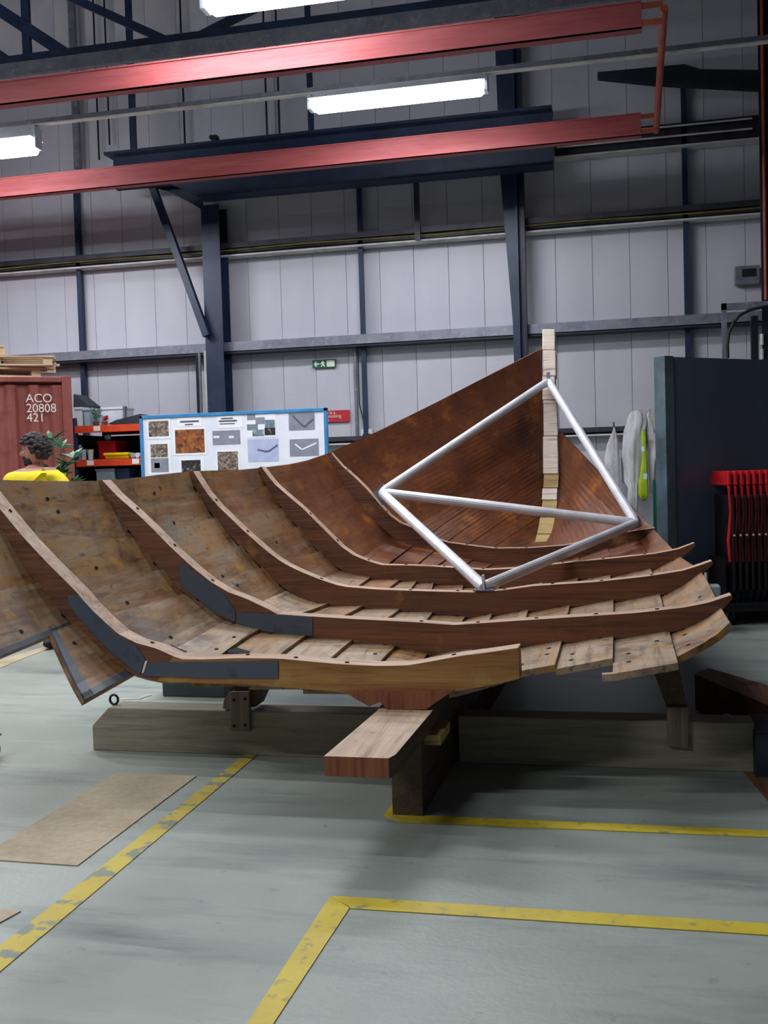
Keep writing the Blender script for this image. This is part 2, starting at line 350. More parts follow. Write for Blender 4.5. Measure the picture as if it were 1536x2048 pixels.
build('cable_trunking', G().box((xs+.08, YC+.1, 0), (xs+.14, YC+.16, zA-.1)), 'white_lip', t)
build('conduit', G().tube([(xs, YC+.14, 0), (xs, YC+.14, zA-.1)], .022, 8), 'galvanised', t)
build('conduit', G().tube([(xs-.05, YC+.17, 0), (xs-.05, YC+.17, zA-.1)], .022, 8), 'steel_dark', t)
t = thing('steel_column', 'tapering dark blue steel column right of centre', 'column', (xat(1045, 900, YC), YC, 0))
xr_ = xat(1049, 560, YC); xw = xat(1036, 560, YC)
pl = [Vector((xat(1027, 650, YC), YC, 0)), Vector((xr_, YC, 0)), Vector((xr_, YC, 8.9)), Vector((xat(985, 100, YC), YC, 8.9)), Vector((xat(1000, 345, YC), YC, zat(1000, 345, YC))), Vector((xat(1026, 650, YC), YC, zat(1026, 650, YC)))]
build('web', G().prism(pl, (0, .02, 0)), 'steel_blue', t)
build('side_flange', G().box((xw, YC-.09, 0), (xw+.02, YC+.1, 8.9)), 'steel_blue', t)
build('side_flange', G().box((xr_, YC-.03, 0), (xr_+.02, YC+.1, 8.9)), 'steel_dark', t)
t = thing('steel_column', 'dark steel column at the right edge of the wall', 'column', (xat(1530, 600, 12.3), 12.3, 0))
x = xat(1519, 330, 12.3)
build('front_flange', G().box((x, 12.28, 0), (x+.34, 12.3, 8.9)), 'steel_dark', t)
build('web', G().box((x+.16, 12.3, 0), (x+.18, 12.8, 8.9)), 'steel_dark', t)
build('conduit', G().tube([(x+.04, 12.25, zat(1520, 600, 12.25)), (x+.04, 12.25, 8.5)], .018, 8), 'orange_pipe', t)
# --- big beam carried by the columns
YB = 12.8
t = thing('steel_beam', 'long dark blue crane beam resting across both columns', 'beam', tuple(W(222, 362, YB)))
x0, x1 = xat(222, 320, YB), xat(1106, 280, YB); zt = zat(222, 311, YB); zm = zat(300, 366, YB); zb = zat(1000, 339, YB)
build('top_flange', G().box((x0-.02, YB-.16, zt-.035), (x1, YB+.16, zt)), 'steel_blue', t)
build('web', G().box((x0+.03, YB, zm), (x1, YB+.03, zt-.03)), 'steel_blue', t)
build('middle_flange', G().box((x0+.03, YB-.12, zm-.03), (x1, YB+.12, zm)), 'steel_blue', t)
xb = xat(330, 372, YB)
build('lower_web', G().prism([(xb, YB, zm), (x1, YB, zm), (x1, YB, zb), (xat(402, 392, YB), YB, zb)], (0, .03, 0)), 'steel_blue', t)
build('bottom_flange', G().box((xat(402, 392, YB), YB-.14, zb-.03), (x1, YB+.14, zb)), 'steel_blue', t)
cm = thing('beam_clamp', 'small dark clamp standing on top of the blue beam', 'clamp', tuple(W(429, 292, YB)))
cm.location.z = zt; cm['_w'] = tuple(cm.location); cx = cm.location.x
build('post', G().box((cx-.025, YB-.03, zt), (cx+.025, YB+.03, zt+.1)), 'steel_dark', cm)
build('cap', G().box((cx-.05, YB-.05, zt+.07), (cx+.05, YB+.05, zt+.11)), 'steel_dark', cm)
# hangers up to the roof
for (px, py, wd, lab) in ((268, 300, .09, 'dark steel hanger rising from the left end of the blue beam'), (623, 265, .075, 'dark hanger rising beside the lit tube lamp')):
    x = xat(px, py, YB)
    t = tag(build('roof_hanger', G().box((x-wd/2, YB-.02, zt), (x+wd/2, YB, 8.95)).box((x-.01, YB, zt), (x+.01, YB+.08, 8.95)), 'steel_blue'), lab, 'hanger')
for (px, py, lab) in ((217, 230, 'short hanging cable between the red girders, left one'), (196, 260, 'thin cable close to the left hanger'), (369, 260, 'thin cable over the left part of the beam'), (533, 230, 'left of two thin rods above the beam'), (558, 230, 'right of two thin rods above the beam')):
    x = xat(px, py, YR-.1)
    tag(build('hanging_rod', G().tube([(x, YR-.1, zat(px, py+60, YR-.1)), (x, YR-.1, 8.9)], .014, 6), 'steel_dark'), lab, 'rod')
x = xat(155, 260, YR-.14)
tag(build('wall_upright', G().box((x-.045, YR-.2, zat(160, 345, YR)), (x+.045, YR-.13, ZT)), 'galvanised'), 'wider grey upright high on the left of the wall', 'upright')

# --- roof truss at the top left
YT = 10.6
t = thing('roof_truss', 'dark blue lattice roof truss at the top of the picture', 'truss', tuple(W(0, 160, YT)))
zc0 = zat(0, 118, YT); zc1 = zat(0, 134, YT); zc2 = zat(0, 160, YT)
build('bottom_chord', G().box((XL, YT-.05, zc1), (XR-.3, YT+.05, zc0)), 'steel_blue', t)
build('chord_flange', G().box((XL, YT-.07, zc2), (XR-.3, YT, zc1)), 'galvanised', t)  # pale finish paints lamplight onto the lower flange
build('upright', G().box((xat(43, 60, YT), YT, zc0), (xat(58, 60, YT), YT+.05, ZT)), 'steel_blue', t)
def diag(x0, y0, x1, y1, wd):
    a = W(x0, y0, YT+.02); b = W(x1, y1, YT+.02); build('diagonal', G().bar(a, b, .06, wd), 'steel_blue', t)
diag(-200, -110, 135, 110, .13); diag(60, -42, 330, 80, .085); diag(-70, 60, 20, 122, .08); diag(400, 72, 900, -180, .08)
build('top_chord', G().box((XL, YT-.05, zc0+1.9), (XR-.3, YT+.05, zc0+2.0)), 'steel_blue', t)
tag(build('haunch_beam', poly([(1195, 144), (1370, 128), (1400, 138), (1545, 140), (1545, 178), (1310, 166), (1195, 154)], 12.55, (0, .12, 0)), 'steel_dark'), 'dark wedge shaped haunch high on the right', 'beam')

# --- red crane girders with end bar
ZG = 5.05
def ylevel(px, py, z): return F(px, py, z).y
Yn = ylevel(768, 92, ZG+.1); Yf = ylevel(700, 288, ZG+.1)
gx = thing('crane_girders', 'pair of long red overhead girders joined by an orange end bar', 'girder', (-2, Yn, ZG-.2))
xe = xat(1283, 28, Yn); xe2 = xat(1282, 255, Yf)
for Y, x1, h, nm in ((Yn, xe, None, 'near_girder'), (Yf, xe2, None, 'far_girder')):
    if nm[0] == 'n': z1 = zat(768, 68, Y); z0 = zat(768, 117, Y)
    else: z1 = zat(768, 279, Y); z0 = zat(768, 320, Y)
    build(nm, G().box((XL, Y-.02, z0), (x1, Y+.02, z1)).box((XL, Y-.03, z1-.015), (x1, Y+.12, z1)).box((XL, Y-.03, z0), (x1, Y+.12, z0+.015)), 'red_steel', gx)
    for zz in (z1-.035, z0+.035): build('end_stub', G().box((x1, Y-.015, zz-.02), (x1+.17, Y+.015, zz+.02)), 'orange_pipe', gx)
    if nm[0] == 'n': zn = (z0+z1)/2
    else: zf = (z0+z1)/2
build('end_bar', G().tube([(xe+.18, Yn-.02, zn+.02), (xe2+.16, Yf+.12, zf-.05)], .032, 10), 'orange_pipe', gx)

# --- lamps on their conduit run
YLm = 10.4
ca, cb = W(50, 250, YLm), W(1536, 98, YLm); zL = (W(620, 187, YLm).z)
t = thing('lighting_trunking', 'thin pale lighting trunking the tube lamps hang from', 'trunking', (-2, YLm, zL))
build('rail', G().box((XL+.5, YLm-.03, zL-.0), (XR-.2, YLm+.03, zL+.05)), 'galvanised', t)
build('bottom_strip', G().box((XL+.5, YLm-.035, zL-.012), (XR-.2, YLm+.035, zL)), 'white_lip', t)
def lamp(x0, x1, Y, z, label, r_=.05, drop=.135, p=75):
    z -= .013
    t = thing('tube_lamp', label, 'lamp', ((x0+x1)/2, Y, z-drop-r_))
    build('housing', G().box((x0, Y-.04, z-drop+r_*.4), (x1, Y+.04, z)).box((x0, Y-.13, z-drop+r_+.004), (x1, Y+.13, z-drop+r_+.012)), 'lamp_body', t)
    for dy in (-.055, .055): build('tube', G().tube([(x0+.02, Y+dy, z-drop), (x0+.06, Y+dy, z-drop), (x1-.06, Y+dy, z-drop), (x1-.02, Y+dy, z-drop)], [r_*.4, r_, r_, r_*.4], 12), 'lamp_tube', t, smooth=True)
    for a in (x0-.02, x1-.02): build('end_cap', G().box((a, Y-.07, z-drop-.03), (a+.04, Y+.07, z-.02)), 'lamp_body', t)
    area('tube_light', ((x0+x1)/2, Y, z-drop-.1), x1-x0, .2, p)
lamp(xat(622, 210, YLm), xat(972, 175, YLm), YLm, zL, 'lit twin tube lamp above the centre of the boat')
x1 = xat(74, 285, YLm); lamp(x1-1.8, x1, YLm, zL, 'lit tube lamp at the left edge of the picture', .075, .22, 85)
YL2 = 7.9; z2 = W(500, 2, YL2).z+.14
lamp(xat(410, -5, YL2), xat(410, -5, YL2)+1.5, YL2, z2, 'lit tube lamp just cut off by the top edge', p=40)

# ================================================================== FLOOR MARKINGS AND SHEETS
def strip(name, pts, m, lab, cat='floor marking', th=.003, z=0):
    P = [F(x, y, z) for x, y in pts]
    return tag(build(name, G().prism([Vector((p.x, p.y, z+.0005)) for p in P], (0, 0, th)), m), lab, cat)
strip('floor_line', [(492, 1508), (518, 1508), (0, 1945), (-60, 1995), (-60, 1942), (0, 1893)], 'yellow_worn', 'long worn yellow line running from the timber beam to the left edge')
strip('floor_line', [(660, 1794), (700, 1816), (545, 2052), (520, 2090), (468, 2090), (495, 2048)], 'yellow_line', 'short yellow line from the near corner down to the bottom edge')
strip('floor_line', [(661, 1793), (3000, 1942), (3000, 1966), (700, 1818)], 'yellow_line', 'yellow line from the near corner to the right edge')
strip('floor_line', [(767, 1632), (792, 1600), (800, 1630), (3000, 1726), (3000, 1737), (800, 1645)], 'yellow_line', 'yellow line starting under the dark keel support')
strip('chipboard_sheet', [(232, 1547), (393, 1553), (155, 1733), (-45, 1719)], 'chipboard', 'large beige sheet lying on the floor left of the worn line', 'sheet', .004)
strip('chipboard_sheet', [(-60, 1815), (42, 1824), (-60, 1880)], 'chipboard', 'small beige sheet corner at the left edge near the bottom', 'sheet', .004)
strip('chipboard_sheet', [(-60, 1348), (0, 1322), (90, 1293), (99, 1298), (60, 1312), (-60, 1362)], 'chipboard', 'strip of pale sheet showing under the left planks', 'sheet', .004)
strip('chipboard_sheet', [(1487, 1545), (1600, 1525), (1600, 1640), (1536, 1603)], 'timber_brown', 'brown sheet on the floor at the right edge', 'sheet', .004)

# ================================================================== BOAT
FY = [4.4, 5.2, 6.05, 6.95, 7.9]
U1 = [(-45, 962), (0, 1018), (47, 1075), (91, 1122), (128, 1159), (157, 1188), (175, 1210), (204, 1239), (237, 1268), (270, 1285), (313, 1297), (345, 1311), (352, 1318), (400, 1319), (500, 1310), (558, 1317), (675, 1328), (755, 1332), (813, 1331), (850, 1325), (919, 1312), (974, 1305), (1036, 1296)]
U1[14] = (480, 1316)
L1 = [(-65, 962), (0, 1062), (36, 1115), (77, 1173), (109, 1210), (146, 1250), (182, 1283), (219, 1316), (255, 1343), (292, 1356), (321, 1363), (500, 1370), (558, 1374), (646, 1381), (693, 1386), (755, 1387), (839, 1390), (901, 1385), (959, 1374), (1010, 1365), (1039, 1357)]
U2 = [(204, 960), (233, 991), (273, 1026), (310, 1062), (346, 1099), (386, 1135), (419, 1162), (456, 1184), (492, 1197), (525, 1213), (545, 1222), (552, 1228), (624, 1233), (726, 1239), (828, 1244), (908, 1250), (937, 1248), (1024, 1242), (1148, 1234), (1272, 1226), (1368, 1215), (1418, 1205), (1463, 1190)]
L2 = [(193, 964), (222, 1010), (255, 1057), (292, 1104), (328, 1148), (357, 1177), (401, 1206), (430, 1228), (452, 1239), (492, 1255), (529, 1265), (573, 1270), (639, 1277), (719, 1286), (810, 1297), (854, 1312), (883, 1306), (974, 1301), (1036, 1294), (1124, 1286), (1227, 1277), (1339, 1267), (1397, 1248), (1438, 1228), (1466, 1196)]
U3 = [(386, 942), (412, 984), (437, 1013), (474, 1049), (510, 1082), (536, 1104), (566, 1126), (598, 1142), (635, 1157), (682, 1173), (755, 1179), (865, 1183), (956, 1185), (1010, 1180), (1066, 1172), (1190, 1164), (1293, 1153), (1368, 1141), (1401, 1130), (1424, 1122)]
L3 = [(375, 945), (401, 998), (437, 1046), (478, 1090), (521, 1133), (545, 1156), (569, 1177), (595, 1192), (628, 1208), (664, 1211), (726, 1215), (792, 1221), (865, 1228), (930, 1237), (974, 1232), (1053, 1224), (1136, 1215), (1231, 1203), (1318, 1193), (1364, 1174), (1409, 1145), (1426, 1128)]
U4 = [(522, 933), (547, 966), (580, 995), (606, 1017), (631, 1042), (657, 1068), (682, 1093), (708, 1111), (733, 1121), (761, 1130), (828, 1131), (901, 1135), (970, 1140), (1029, 1137), (1078, 1132), (1148, 1124), (1231, 1116), (1306, 1108), (1355, 1099), (1389, 1086)]
L4 = [(513, 938), (533, 973), (555, 1006), (591, 1049), (620, 1086), (653, 1119), (679, 1139), (704, 1148), (737, 1157), (792, 1162), (865, 1168), (919, 1173), (967, 1177), (1020, 1175), (1086, 1168), (1157, 1159), (1223, 1153), (1302, 1141), (1335, 1128), (1368, 1114), (1391, 1092)]
U5 = [(662, 905), (682, 930), (711, 956), (733, 978), (755, 1004), (777, 1029), (799, 1045), (835, 1060), (865, 1075), (894, 1085), (956, 1093), (992, 1097), (1060, 1096), (1128, 1091), (1190, 1079), (1252, 1064), (1310, 1056)]
L5 = [(653, 908), (671, 940), (693, 977), (719, 1009), (744, 1035), (766, 1057), (792, 1079), (821, 1091), (857, 1100), (894, 1108), (937, 1119), (974, 1128), (1018, 1133), (1078, 1129), (1148, 1118), (1215, 1097), (1273, 1083), (1311, 1058)]
US, LS = [U1, U2, U3, U4, U5], [L1, L2, L3, L4, L5]
BX = [[-65, -35, 0, 70, 146, 262, 375, 490, 600, 705, 785, 892],
      [193, 219, 272, 323, 375, 452, 518, 613, 704, 792, 854, 945, 1037, 1124, 1227, 1339, 1445],
      [375, 395, 430, 481, 525, 573, 657, 726, 799, 865, 930, 985, 1057, 1140, 1227, 1320, 1405],
      [513, 533, 565, 595, 638, 682, 741, 799, 833, 868, 926, 1000, 1086, 1157, 1221, 1302, 1362],
      [653, 668, 690, 715, 750, 785, 825, 868, 905, 945, 985, 1040, 1100, 1157, 1215, 1277, 1308]]
def ly(L, x):
    for (a, b), (c, d) in zip(L, L[1:]):
        if a <= x <= c: return b+(d-b)*(x-a)/(c-a)
    return L[0][1] if x < L[0][0] else L[-1][1]
STEM = [(1097, 658, 9.9), (1098, 760, 9.86), (1101, 870, 9.75), (1102, 950, 9.58), (1099, 1010, 9.35), (1091, 1060, 9.02), (1080, 1100, 8.6), (1066, 1125, 8.2)]
def stem_at(y):
    for (a, b, c), (d, e, f) in zip(STEM, STEM[1:]):
        if b <= y <= e:
            s = (y-b)/(e-b); return a+(d-a)*s, c+(f-c)*s
    return STEM[-1][0], STEM[-1][2]
SLy = [697, 735, 772, 806, 838, 872, 908, 946, 985, 1030, 1078]
SRy = [1078, 1052, 1018, 975, 922, 862]
NS = 4
def sample(i, k, s):          # 3-D point on frame i, strake k, fraction s
    if i == 0 and k >= 11:
        p = sample(1, k, s); q = sample(1, 11, 0) ; b = W(892, ly(L1, 892), FY[0]) if True else None
        off = b-q; fall = max(0, 1-(k+s-11)/1.0)
        return Vector((p.x+off.x*fall, FY[0], p.z-.015+(off.z+.015)*fall))
    B = BX[i]; x = B[k]+(B[k+1]-B[k])*s if k+1 < len(B) else B[k]
    return W(x, ly(LS[i], x), FY[i])
def stem_pt(k, s):
    if k < 10:
        y = SLy[k]+(SLy[k+1]-SLy[k])*s; cx, Y = stem_at(y); return W(cx-13, y, Y+.05)
    if k == 10: cx, Y = stem_at(1078); return W(cx-13+26*s, 1078, Y+.05)
    j = k-11; y = SRy[j]+(SRy[j+1]-SRy[j])*s; cx, Y = stem_at(y); return W(cx+14+ (2 if y < 1000 else 0), y, Y+.05)
def curve(k, s):
    P = [sample(i, k, s) for i in range(5)] + [stem_pt(k, s)]
    return P
def ev(P, Y):
    if Y <= P[0].y:
        return Vector((P[0].x-.05*(P[0].y-Y)*0, Y, P[0].z-.06*(P[0].y-Y)))
    n = len(P)
    sl = [(P[i+1]-P[i])/(P[i+1].y-P[i].y) for i in range(n-1)]
    T = [sl[0]] + [(sl[i-1]+sl[i])/2 for i in range(1, n-1)] + [sl[-1]]
    for i in range(n-1):
        if Y <= P[i+1].y+1e-9:
            h = P[i+1].y-P[i].y; t = (Y-P[i].y)/h
            q = P[i]*(2*t**3-3*t*t+1)+T[i]*h*(t**3-2*t*t+t)+P[i+1]*(-2*t**3+3*t*t)+T[i+1]*h*(t**3-t*t)
            q.y = Y; return q
    return P[-1].copy()
NEAR = {0: (3.6, 3.6), 1: (3.6, 3.6), 2: (3.6, 3.6), 3: (3.7, 3.75), 4: (4.2, 3.98), 10: (4.42, 4.42), 11: (4.45, 4.45), 12: (4.62, 4.62), 13: (4.62, 4.66), 14: (4.42, 4.44), 15: (4.66, 4.8)}
boat = thing('boat_replica', 'clinker planked wooden boat section with five curved frames and a tall stem', 'boat', tuple(F(815, 1628)))
TH = .03
strakes = []
hull_paths = {}
for k in range(16):
    n0, n1 = NEAR.get(k, (4.44, 4.44))
    rows = []
    NSs = NS
    for j in range(NSs+1):
        s = j/NSs; P = curve(k, s); ys = n0+(n1-n0)*s
        if k == 3: ys = 3.7
        YS = [ys] + [y for y in ([4.4] if ys < 4.3 else [4.85])]
        tgt = []
        # same number of samples on every line
        last = P[-1].y; knots = [ys, max(ys+.02, 4.4) if ys < 4.38 else (ys+5.2)/2, 5.2, 6.05, 6.95, 7.9, last]
        for a, b in zip(knots, knots[1:]): tgt += [a+(b-a)*q/4 for q in range(4)]
        tgt.append(last)
        rows.append([ev(P, y) for y in tgt])
    M = len(rows[0]); hull_paths[k] = rows
    inner, outer = [], []
    for j in range(NSs+1):
        a, b = [], []
        for i in range(M):
            ac = rows[min(j+1, NSs)][i]-rows[max(j-1, 0)][i]; al = rows[j][min(i+1, M-1)]-rows[j][max(i-1, 0)]
            nn = ac.cross(al)
            nn = nn.normalized() if nn.length > 1e-9 else Vector((0, 0, 1))
            s = j/NSs; fade = 1 if i < M-7 else max(.12, (M-3-i)/5) if i < M-3 else .12
            lift = (-.007+.020*s if k >= 5 else .013-.024*s)*fade
            a.append(rows[j][i]+nn*lift); b.append(rows[j][i]+nn*(lift-TH))
        inner.append(a); outer.append(b)
    g = G(); n = NSs+1
    vs = [inner[j][i] for i in range(M) for j in range(n)] + [outer[j][i] for i in range(M) for j in range(n)]
    O = M*n; fs = []
    for i in range(M-1):
        for j in range(NSs):
            a = i*n+j; fs += [(a, a+1, a+n+1, a+n), (O+a, O+a+n, O+a+n+1, O+a+1)]
        a = i*n; fs += [(a, a+n, O+a+n, O+a), (a+NSs, O+a+NSs, O+a+n+NSs, a+n+NSs)]
    for i in (0, M-1):
        for j in range(NSs):
            a = i*n+j; fs.append((a, O+a, O+a+1, a+1) if i == 0 else (a, a+1, O+a+1, O+a))
    g.add(vs, fs)
    o = build('plank', g, ['hull_a', 'hull_b', 'hull_a', 'hull_b', 'hull_b', 'hull_c'][k % 5] if k < 5 else ('hull_c' if k % 3 else 'hull_a'), boat)
    strakes.append(o)
    if k in (3, 4):
        def ip(u, v_):
            i0 = min(int(u), M-2); j0 = min(int(v_), NSs-1); a_ = inner[j0][i0].lerp(inner[j0][i0+1], u-i0); b_ = inner[j0+1][i0].lerp(inner[j0+1][i0+1], u-i0)
            return a_.lerp(b_, v_-j0)
        ac = (inner[2][1]-inner[1][1]); al = inner[1][2]-inner[1][1]; nn = ac.cross(al).normalized()*.003
        eg = G()
        def band(P1, P2):
            for (a_, b_), (c_, d_) in zip(zip(P1, P2), zip(P1[1:], P2[1:])): eg.add([a_+nn, b_+nn, d_+nn, c_+nn, a_-nn*2, b_-nn*2, d_-nn*2, c_-nn*2], [(0, 1, 2, 3), (4, 7, 6, 5), (0, 4, 5, 1), (1, 5, 6, 2), (2, 6, 7, 3), (3, 7, 4, 0)])
        us = [q*.5 for q in range(9)] if k == 4 else [q*.5 for q in range(11)]
        band([ip(u, NSs-.4) for u in us], [ip(u, NSs) for u in us])
        if k == 4: band([ip(0, v_*.5) for v_ in range(9)], [ip(.75, v_*.5) for v_ in range(9)])
        pe = build('painted_edge', eg, 'grey_paint', o); pe['label'] = 'blue-grey painted edge of the plank'
    if k == 14:
        p_, q_ = W(1219, 1330, 4.42), W(1234, 1330, 4.42)
        a_ = inner[0][0]; b_ = inner[0][1]; dx = Vector((-.045, 0, -.004)); t_ = a_.lerp(b_, .38)
        tg = G().hexa([a_+dx-Vector((0, 0, TH)), a_-Vector((0, 0, TH)), t_-Vector((0, 0, TH)), t_+dx-Vector((0, 0, TH)), a_+dx, a_, t_, t_+dx])
        build('tongue', tg, 'hull_c', o)
    # dark trenail holes along the plank edge
    hg = G()
    for bay in range(0, 4):
        for q in (1, 3):
            i = 4*(bay+(0 if k != 10 else 0))+q+1
            if i >= M-6 or random.random() < .25: continue
            j = NSs-1 if random.random() < .7 else 1
            p = inner[j][i]; ac = (inner[min(j+1, NSs)][i]-inner[j-1][i]).normalized(); al = (inner[j][i+1]-inner[j][i-1]).normalized()
            nn = ac.cross(al).normalized(); rr = .011
            hg.tube([p-nn*.012, p+nn*.0025], rr, 8)
    if hg.v:
        h = build('trenail', hg, 'black_hole', o); h['kind'] = 'stuff'
# pieced end under plank 14: small notch tongue
def opening(k, pts):
    zc = sum(hull_paths[k][j][5].z for j in range(5))/5
    P = [F(x, y, zc+.006) for x, y in pts]
    o = build('opening', G().prism([Vector((p.x, p.y, p.z)) for p in P], (0, 0, .004)), 'black_hole', strakes[k]); o['label'] = 'dark gap broken through the plank'
opening(8, [(595, 1291), (612, 1290), (668, 1311), (656, 1317), (628, 1309), (606, 1307), (594, 1300)])
opening(6, [(455, 1297), (476, 1297), (500, 1304), (496, 1309), (456, 1307)])
opening(5, [(341, 1289), (352, 1296), (374, 1304), (362, 1306), (348, 1302)])
# --- frames
FT = .10
def offset_z(p, d): return Vector((p.x, p.y, p.z+d))
frames = []
for i in range(5):
    Y = FY[i]; Up = [W(x, y, Y) for x, y in US[i]]; Lo = [W(x, y, Y) for x, y in LS[i]]
    # resample both edges so the faces stay clean quads
    def rs(P, n):
        d = [0]
        for a, b in zip(P, P[1:]): d.append(d[-1]+(b-a).length)
        out = []
        for q in range(n+1):
            t = d[-1]*q/n
            for m in range(len(P)-1):
                if t <= d[m+1]+1e-9:
                    out.append(P[m].lerp(P[m+1], (t-d[m])/max(1e-9, d[m+1]-d[m]))); break
        return out
    N = 60; A = rs(Up, N); B = rs(Lo, N); ft = FT if i else .115
    g = G(); vs = A+B+[p+Vector((0, ft, 0)) for p in A]+[p+Vector((0, ft, 0)) for p in B]; n = N+1; fs = []; mi = []
    for q in range(N):
        fs += [(q, n+q, n+q+1, q+1), (2*n+q, 2*n+q+1, 3*n+q+1, 3*n+q), (q, q+1, 2*n+q+1, 2*n+q), (n+q, 3*n+q, 3*n+q+1, n+q+1)]
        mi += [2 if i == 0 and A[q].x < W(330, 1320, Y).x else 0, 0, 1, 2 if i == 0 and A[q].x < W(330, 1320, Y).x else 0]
    fs += [(0, 2*n, 3*n, n), (N, n+N, 3*n+N, 2*n+N)]; mi += [0, 0]
    g.add(vs, fs); g.m = mi
    fr = build('frame', g, ['frame_ochre' if i == 0 else 'frame_wood', 'frame_lit_top', 'frame_wood'], boat)
    frames.append(fr)
    # fixing pegs on the top edge
    hg = G()
    for q in range(4, N-3, 5):
        if random.random() < .35: continue
        p = A[q]+Vector((0, ft*random.uniform(.3, .7), 0)); d = (A[q+1]-A[q-1]).normalized(); nn = Vector((-d.z, 0, d.x))
        if nn.z < 0: nn = -nn
        hg.tube([p-nn*.01, p+nn*.004], .010, 8)
    h = build('peg', hg, 'black_hole', fr); h['kind'] = 'stuff'
def patch(i, pts, nm='painted_patch', m='grey_paint', d=.005):
    o = build(nm, poly(pts, FY[i]-d, (0, d, 0)), m, frames[i]); o['label'] = 'blue-grey painted repair on the frame side'; return o
patch(0, [(135, 1190), (157, 1191), (204, 1242), (237, 1271), (270, 1290), (290, 1318), (279, 1349), (262, 1337), (219, 1301), (175, 1257), (139, 1212)])
patch(0, [(294, 1325), (420, 1324), (556, 1322), (556, 1357), (420, 1356), (286, 1352)])
patch(1, [(359, 1122), (390, 1146), (419, 1166), (450, 1190), (470, 1220), (470, 1243), (452, 1236), (430, 1225), (401, 1203), (360, 1170)])
patch(1, [(474, 1224), (545, 1229), (625, 1234), (625, 1272), (560, 1268), (500, 1256), (476, 1246)])
o = build('scarf_gap', poly([(290, 1322), (295, 1322), (287, 1346), (283, 1346)], FY[0]-.008, (0, .01, 0)), 'white_lip', frames[0]); o['label'] = 'pale sliver in the scarf joint'
# grey painted patches on the inner planks
# --- keel: broken garboard, keel plank
build('garboard_end', poly([(688, 1384), (712, 1398), (738, 1413), (760, 1404), (775, 1420), (852, 1419), (870, 1406), (905, 1383)], 4.36, (0, .35, 0)), 'keel_red', boat)
zk = F(650, 1514, 0).z
a0, a1 = W(648, 1514, 3.66), W(785, 1515, 3.66); zk = (a0.z+a1.z)/2; b0, b1 = F(752, 1422, zk+.015), F(862, 1424, zk+.015)
sx = (b0.x-a0.x)/(b0.y-a0.y)
far = 8.4; p = [Vector((a0.x, a0.y, zk)), Vector((a1.x-.015, a0.y, zk)), Vector((a1.x, a0.y+.05, zk)), Vector((b1.x, b1.y, zk+.012)), Vector((b1.x+.0, far, .62)), Vector((b1.x-.2, far, .62)), Vector((b0.x, b0.y, zk+.012))]
g = G(); kt = .075
g.add(p+[q-Vector((0, 0, kt)) for q in p], [(0, 1, 2, 3, 6), (3, 4, 5, 6), (7+6, 7+3, 7+2, 7+1, 7), (7+6, 7+5, 7+4, 7+3), (0, 7, 8, 1), (1, 8, 9, 2), (2, 9, 10, 3), (3, 10, 11, 4), (4, 11, 12, 5), (5, 12, 13, 6), (6, 13, 7, 0)])
g.m = [0, 0, 2, 2, 1, 2, 2, 2, 1, 2, 2]  # pale top and dark sides: light from above put into the colours
build('keel_plank', g, ['plank_3', 'keel_red', 'support_dark'], boat)
# --- stem post in short pieces
stem = None
segs = [(658, 700), (700, 752), (752, 800), (800, 872), (872, 948), (948, 976), (976, 1000), (1000, 1034), (1034, 1068), (1068, 1125)]
for n_, (ya, yb) in enumerate(segs):
    g = G(); A = []
    for y in (ya+.6, (ya+yb)/2, yb-.6):
        cx, Y = stem_at(y); hw = 12.5+2.5*min(1, max(0, (y-760)/150))
        jit = (0, 1.2, -1, .6, -.6, .8, -1, .5, 0, 0)[n_]
        l = W(cx-hw+jit, y, Y); r = W(cx+hw+jit, y, Y); d = Vector((0, .2, -.02))
        A.append((l, r, r+d, l+d))
    vs = [p for r_ in A for p in r_]; fs = [(0, 3, 2, 1), (8, 9, 10, 11)]
    for q in range(2):
        for e in range(4): fs.append((q*4+e, q*4+(e+1) % 4, q*4+4+(e+1) % 4, q*4+4+e))
    g.add(vs, fs)
    if stem is None: stem = build('stem_post', g, 'stem_pale', boat, bevel=.004); stem['label'] = 'pale upright stem post pieced from short blocks'
    else:
        g2 = build('stem_block', g, 'stem_pale' if n_ in (1, 2, 3, 4, 6) else 'stem_ochre', stem, bevel=.004)

# --- tubular brace
A_, B_, C_, D_ = W(763, 985, FY[4]-.08), W(1272, 1046, FY[4]-.1), W(967, 1174, FY[2]+.04), W(1097, 762, 9.78)
br = thing('tubular_brace', 'silver tube brace triangulated between stem and frames', 'brace', tuple(C_))
def btube(a, b, r=.036):
    d = (b-a).normalized()
    build('tube', G().tube([a, a+d*.05, b-d*.05, b], [r*.72, r, r, r*.72], 14), 'aluminium', br, smooth=False)
def sm(o):
    return o
btube(A_, D_); btube(D_, B_); btube(A_, B_); btube(A_, C_, .036); btube(C_, B_, .034)
build('plate', poly([(745, 985), (765, 968), (777, 985), (772, 1010), (764, 1010)], FY[4]-.04, (0, .05, 0)), 'galvanised', br)
build('plate', poly([(1250, 1040), (1278, 1030), (1284, 1052), (1262, 1062), (1252, 1058)], FY[4]-.05, (0, .05, 0)), 'galvanised', br)
fp = W(968, 1181, FY[2]+.03)
build('foot_plate', G().box((fp.x-.06, FY[2]-.01, fp.z), (fp.x+.06, FY[2]+.1, fp.z+.008)), 'galvanised', br)
build('gusset', G().bar(W(966, 1150, FY[2]+.04), W(969, 1182, FY[2]+.04), .012, .05), 'aluminium', br)
build('eye', G().bar(D_+Vector((0, 0, -.03)), D_+Vector((.0, 0, .08)), .03, .03), 'galvanised', br)

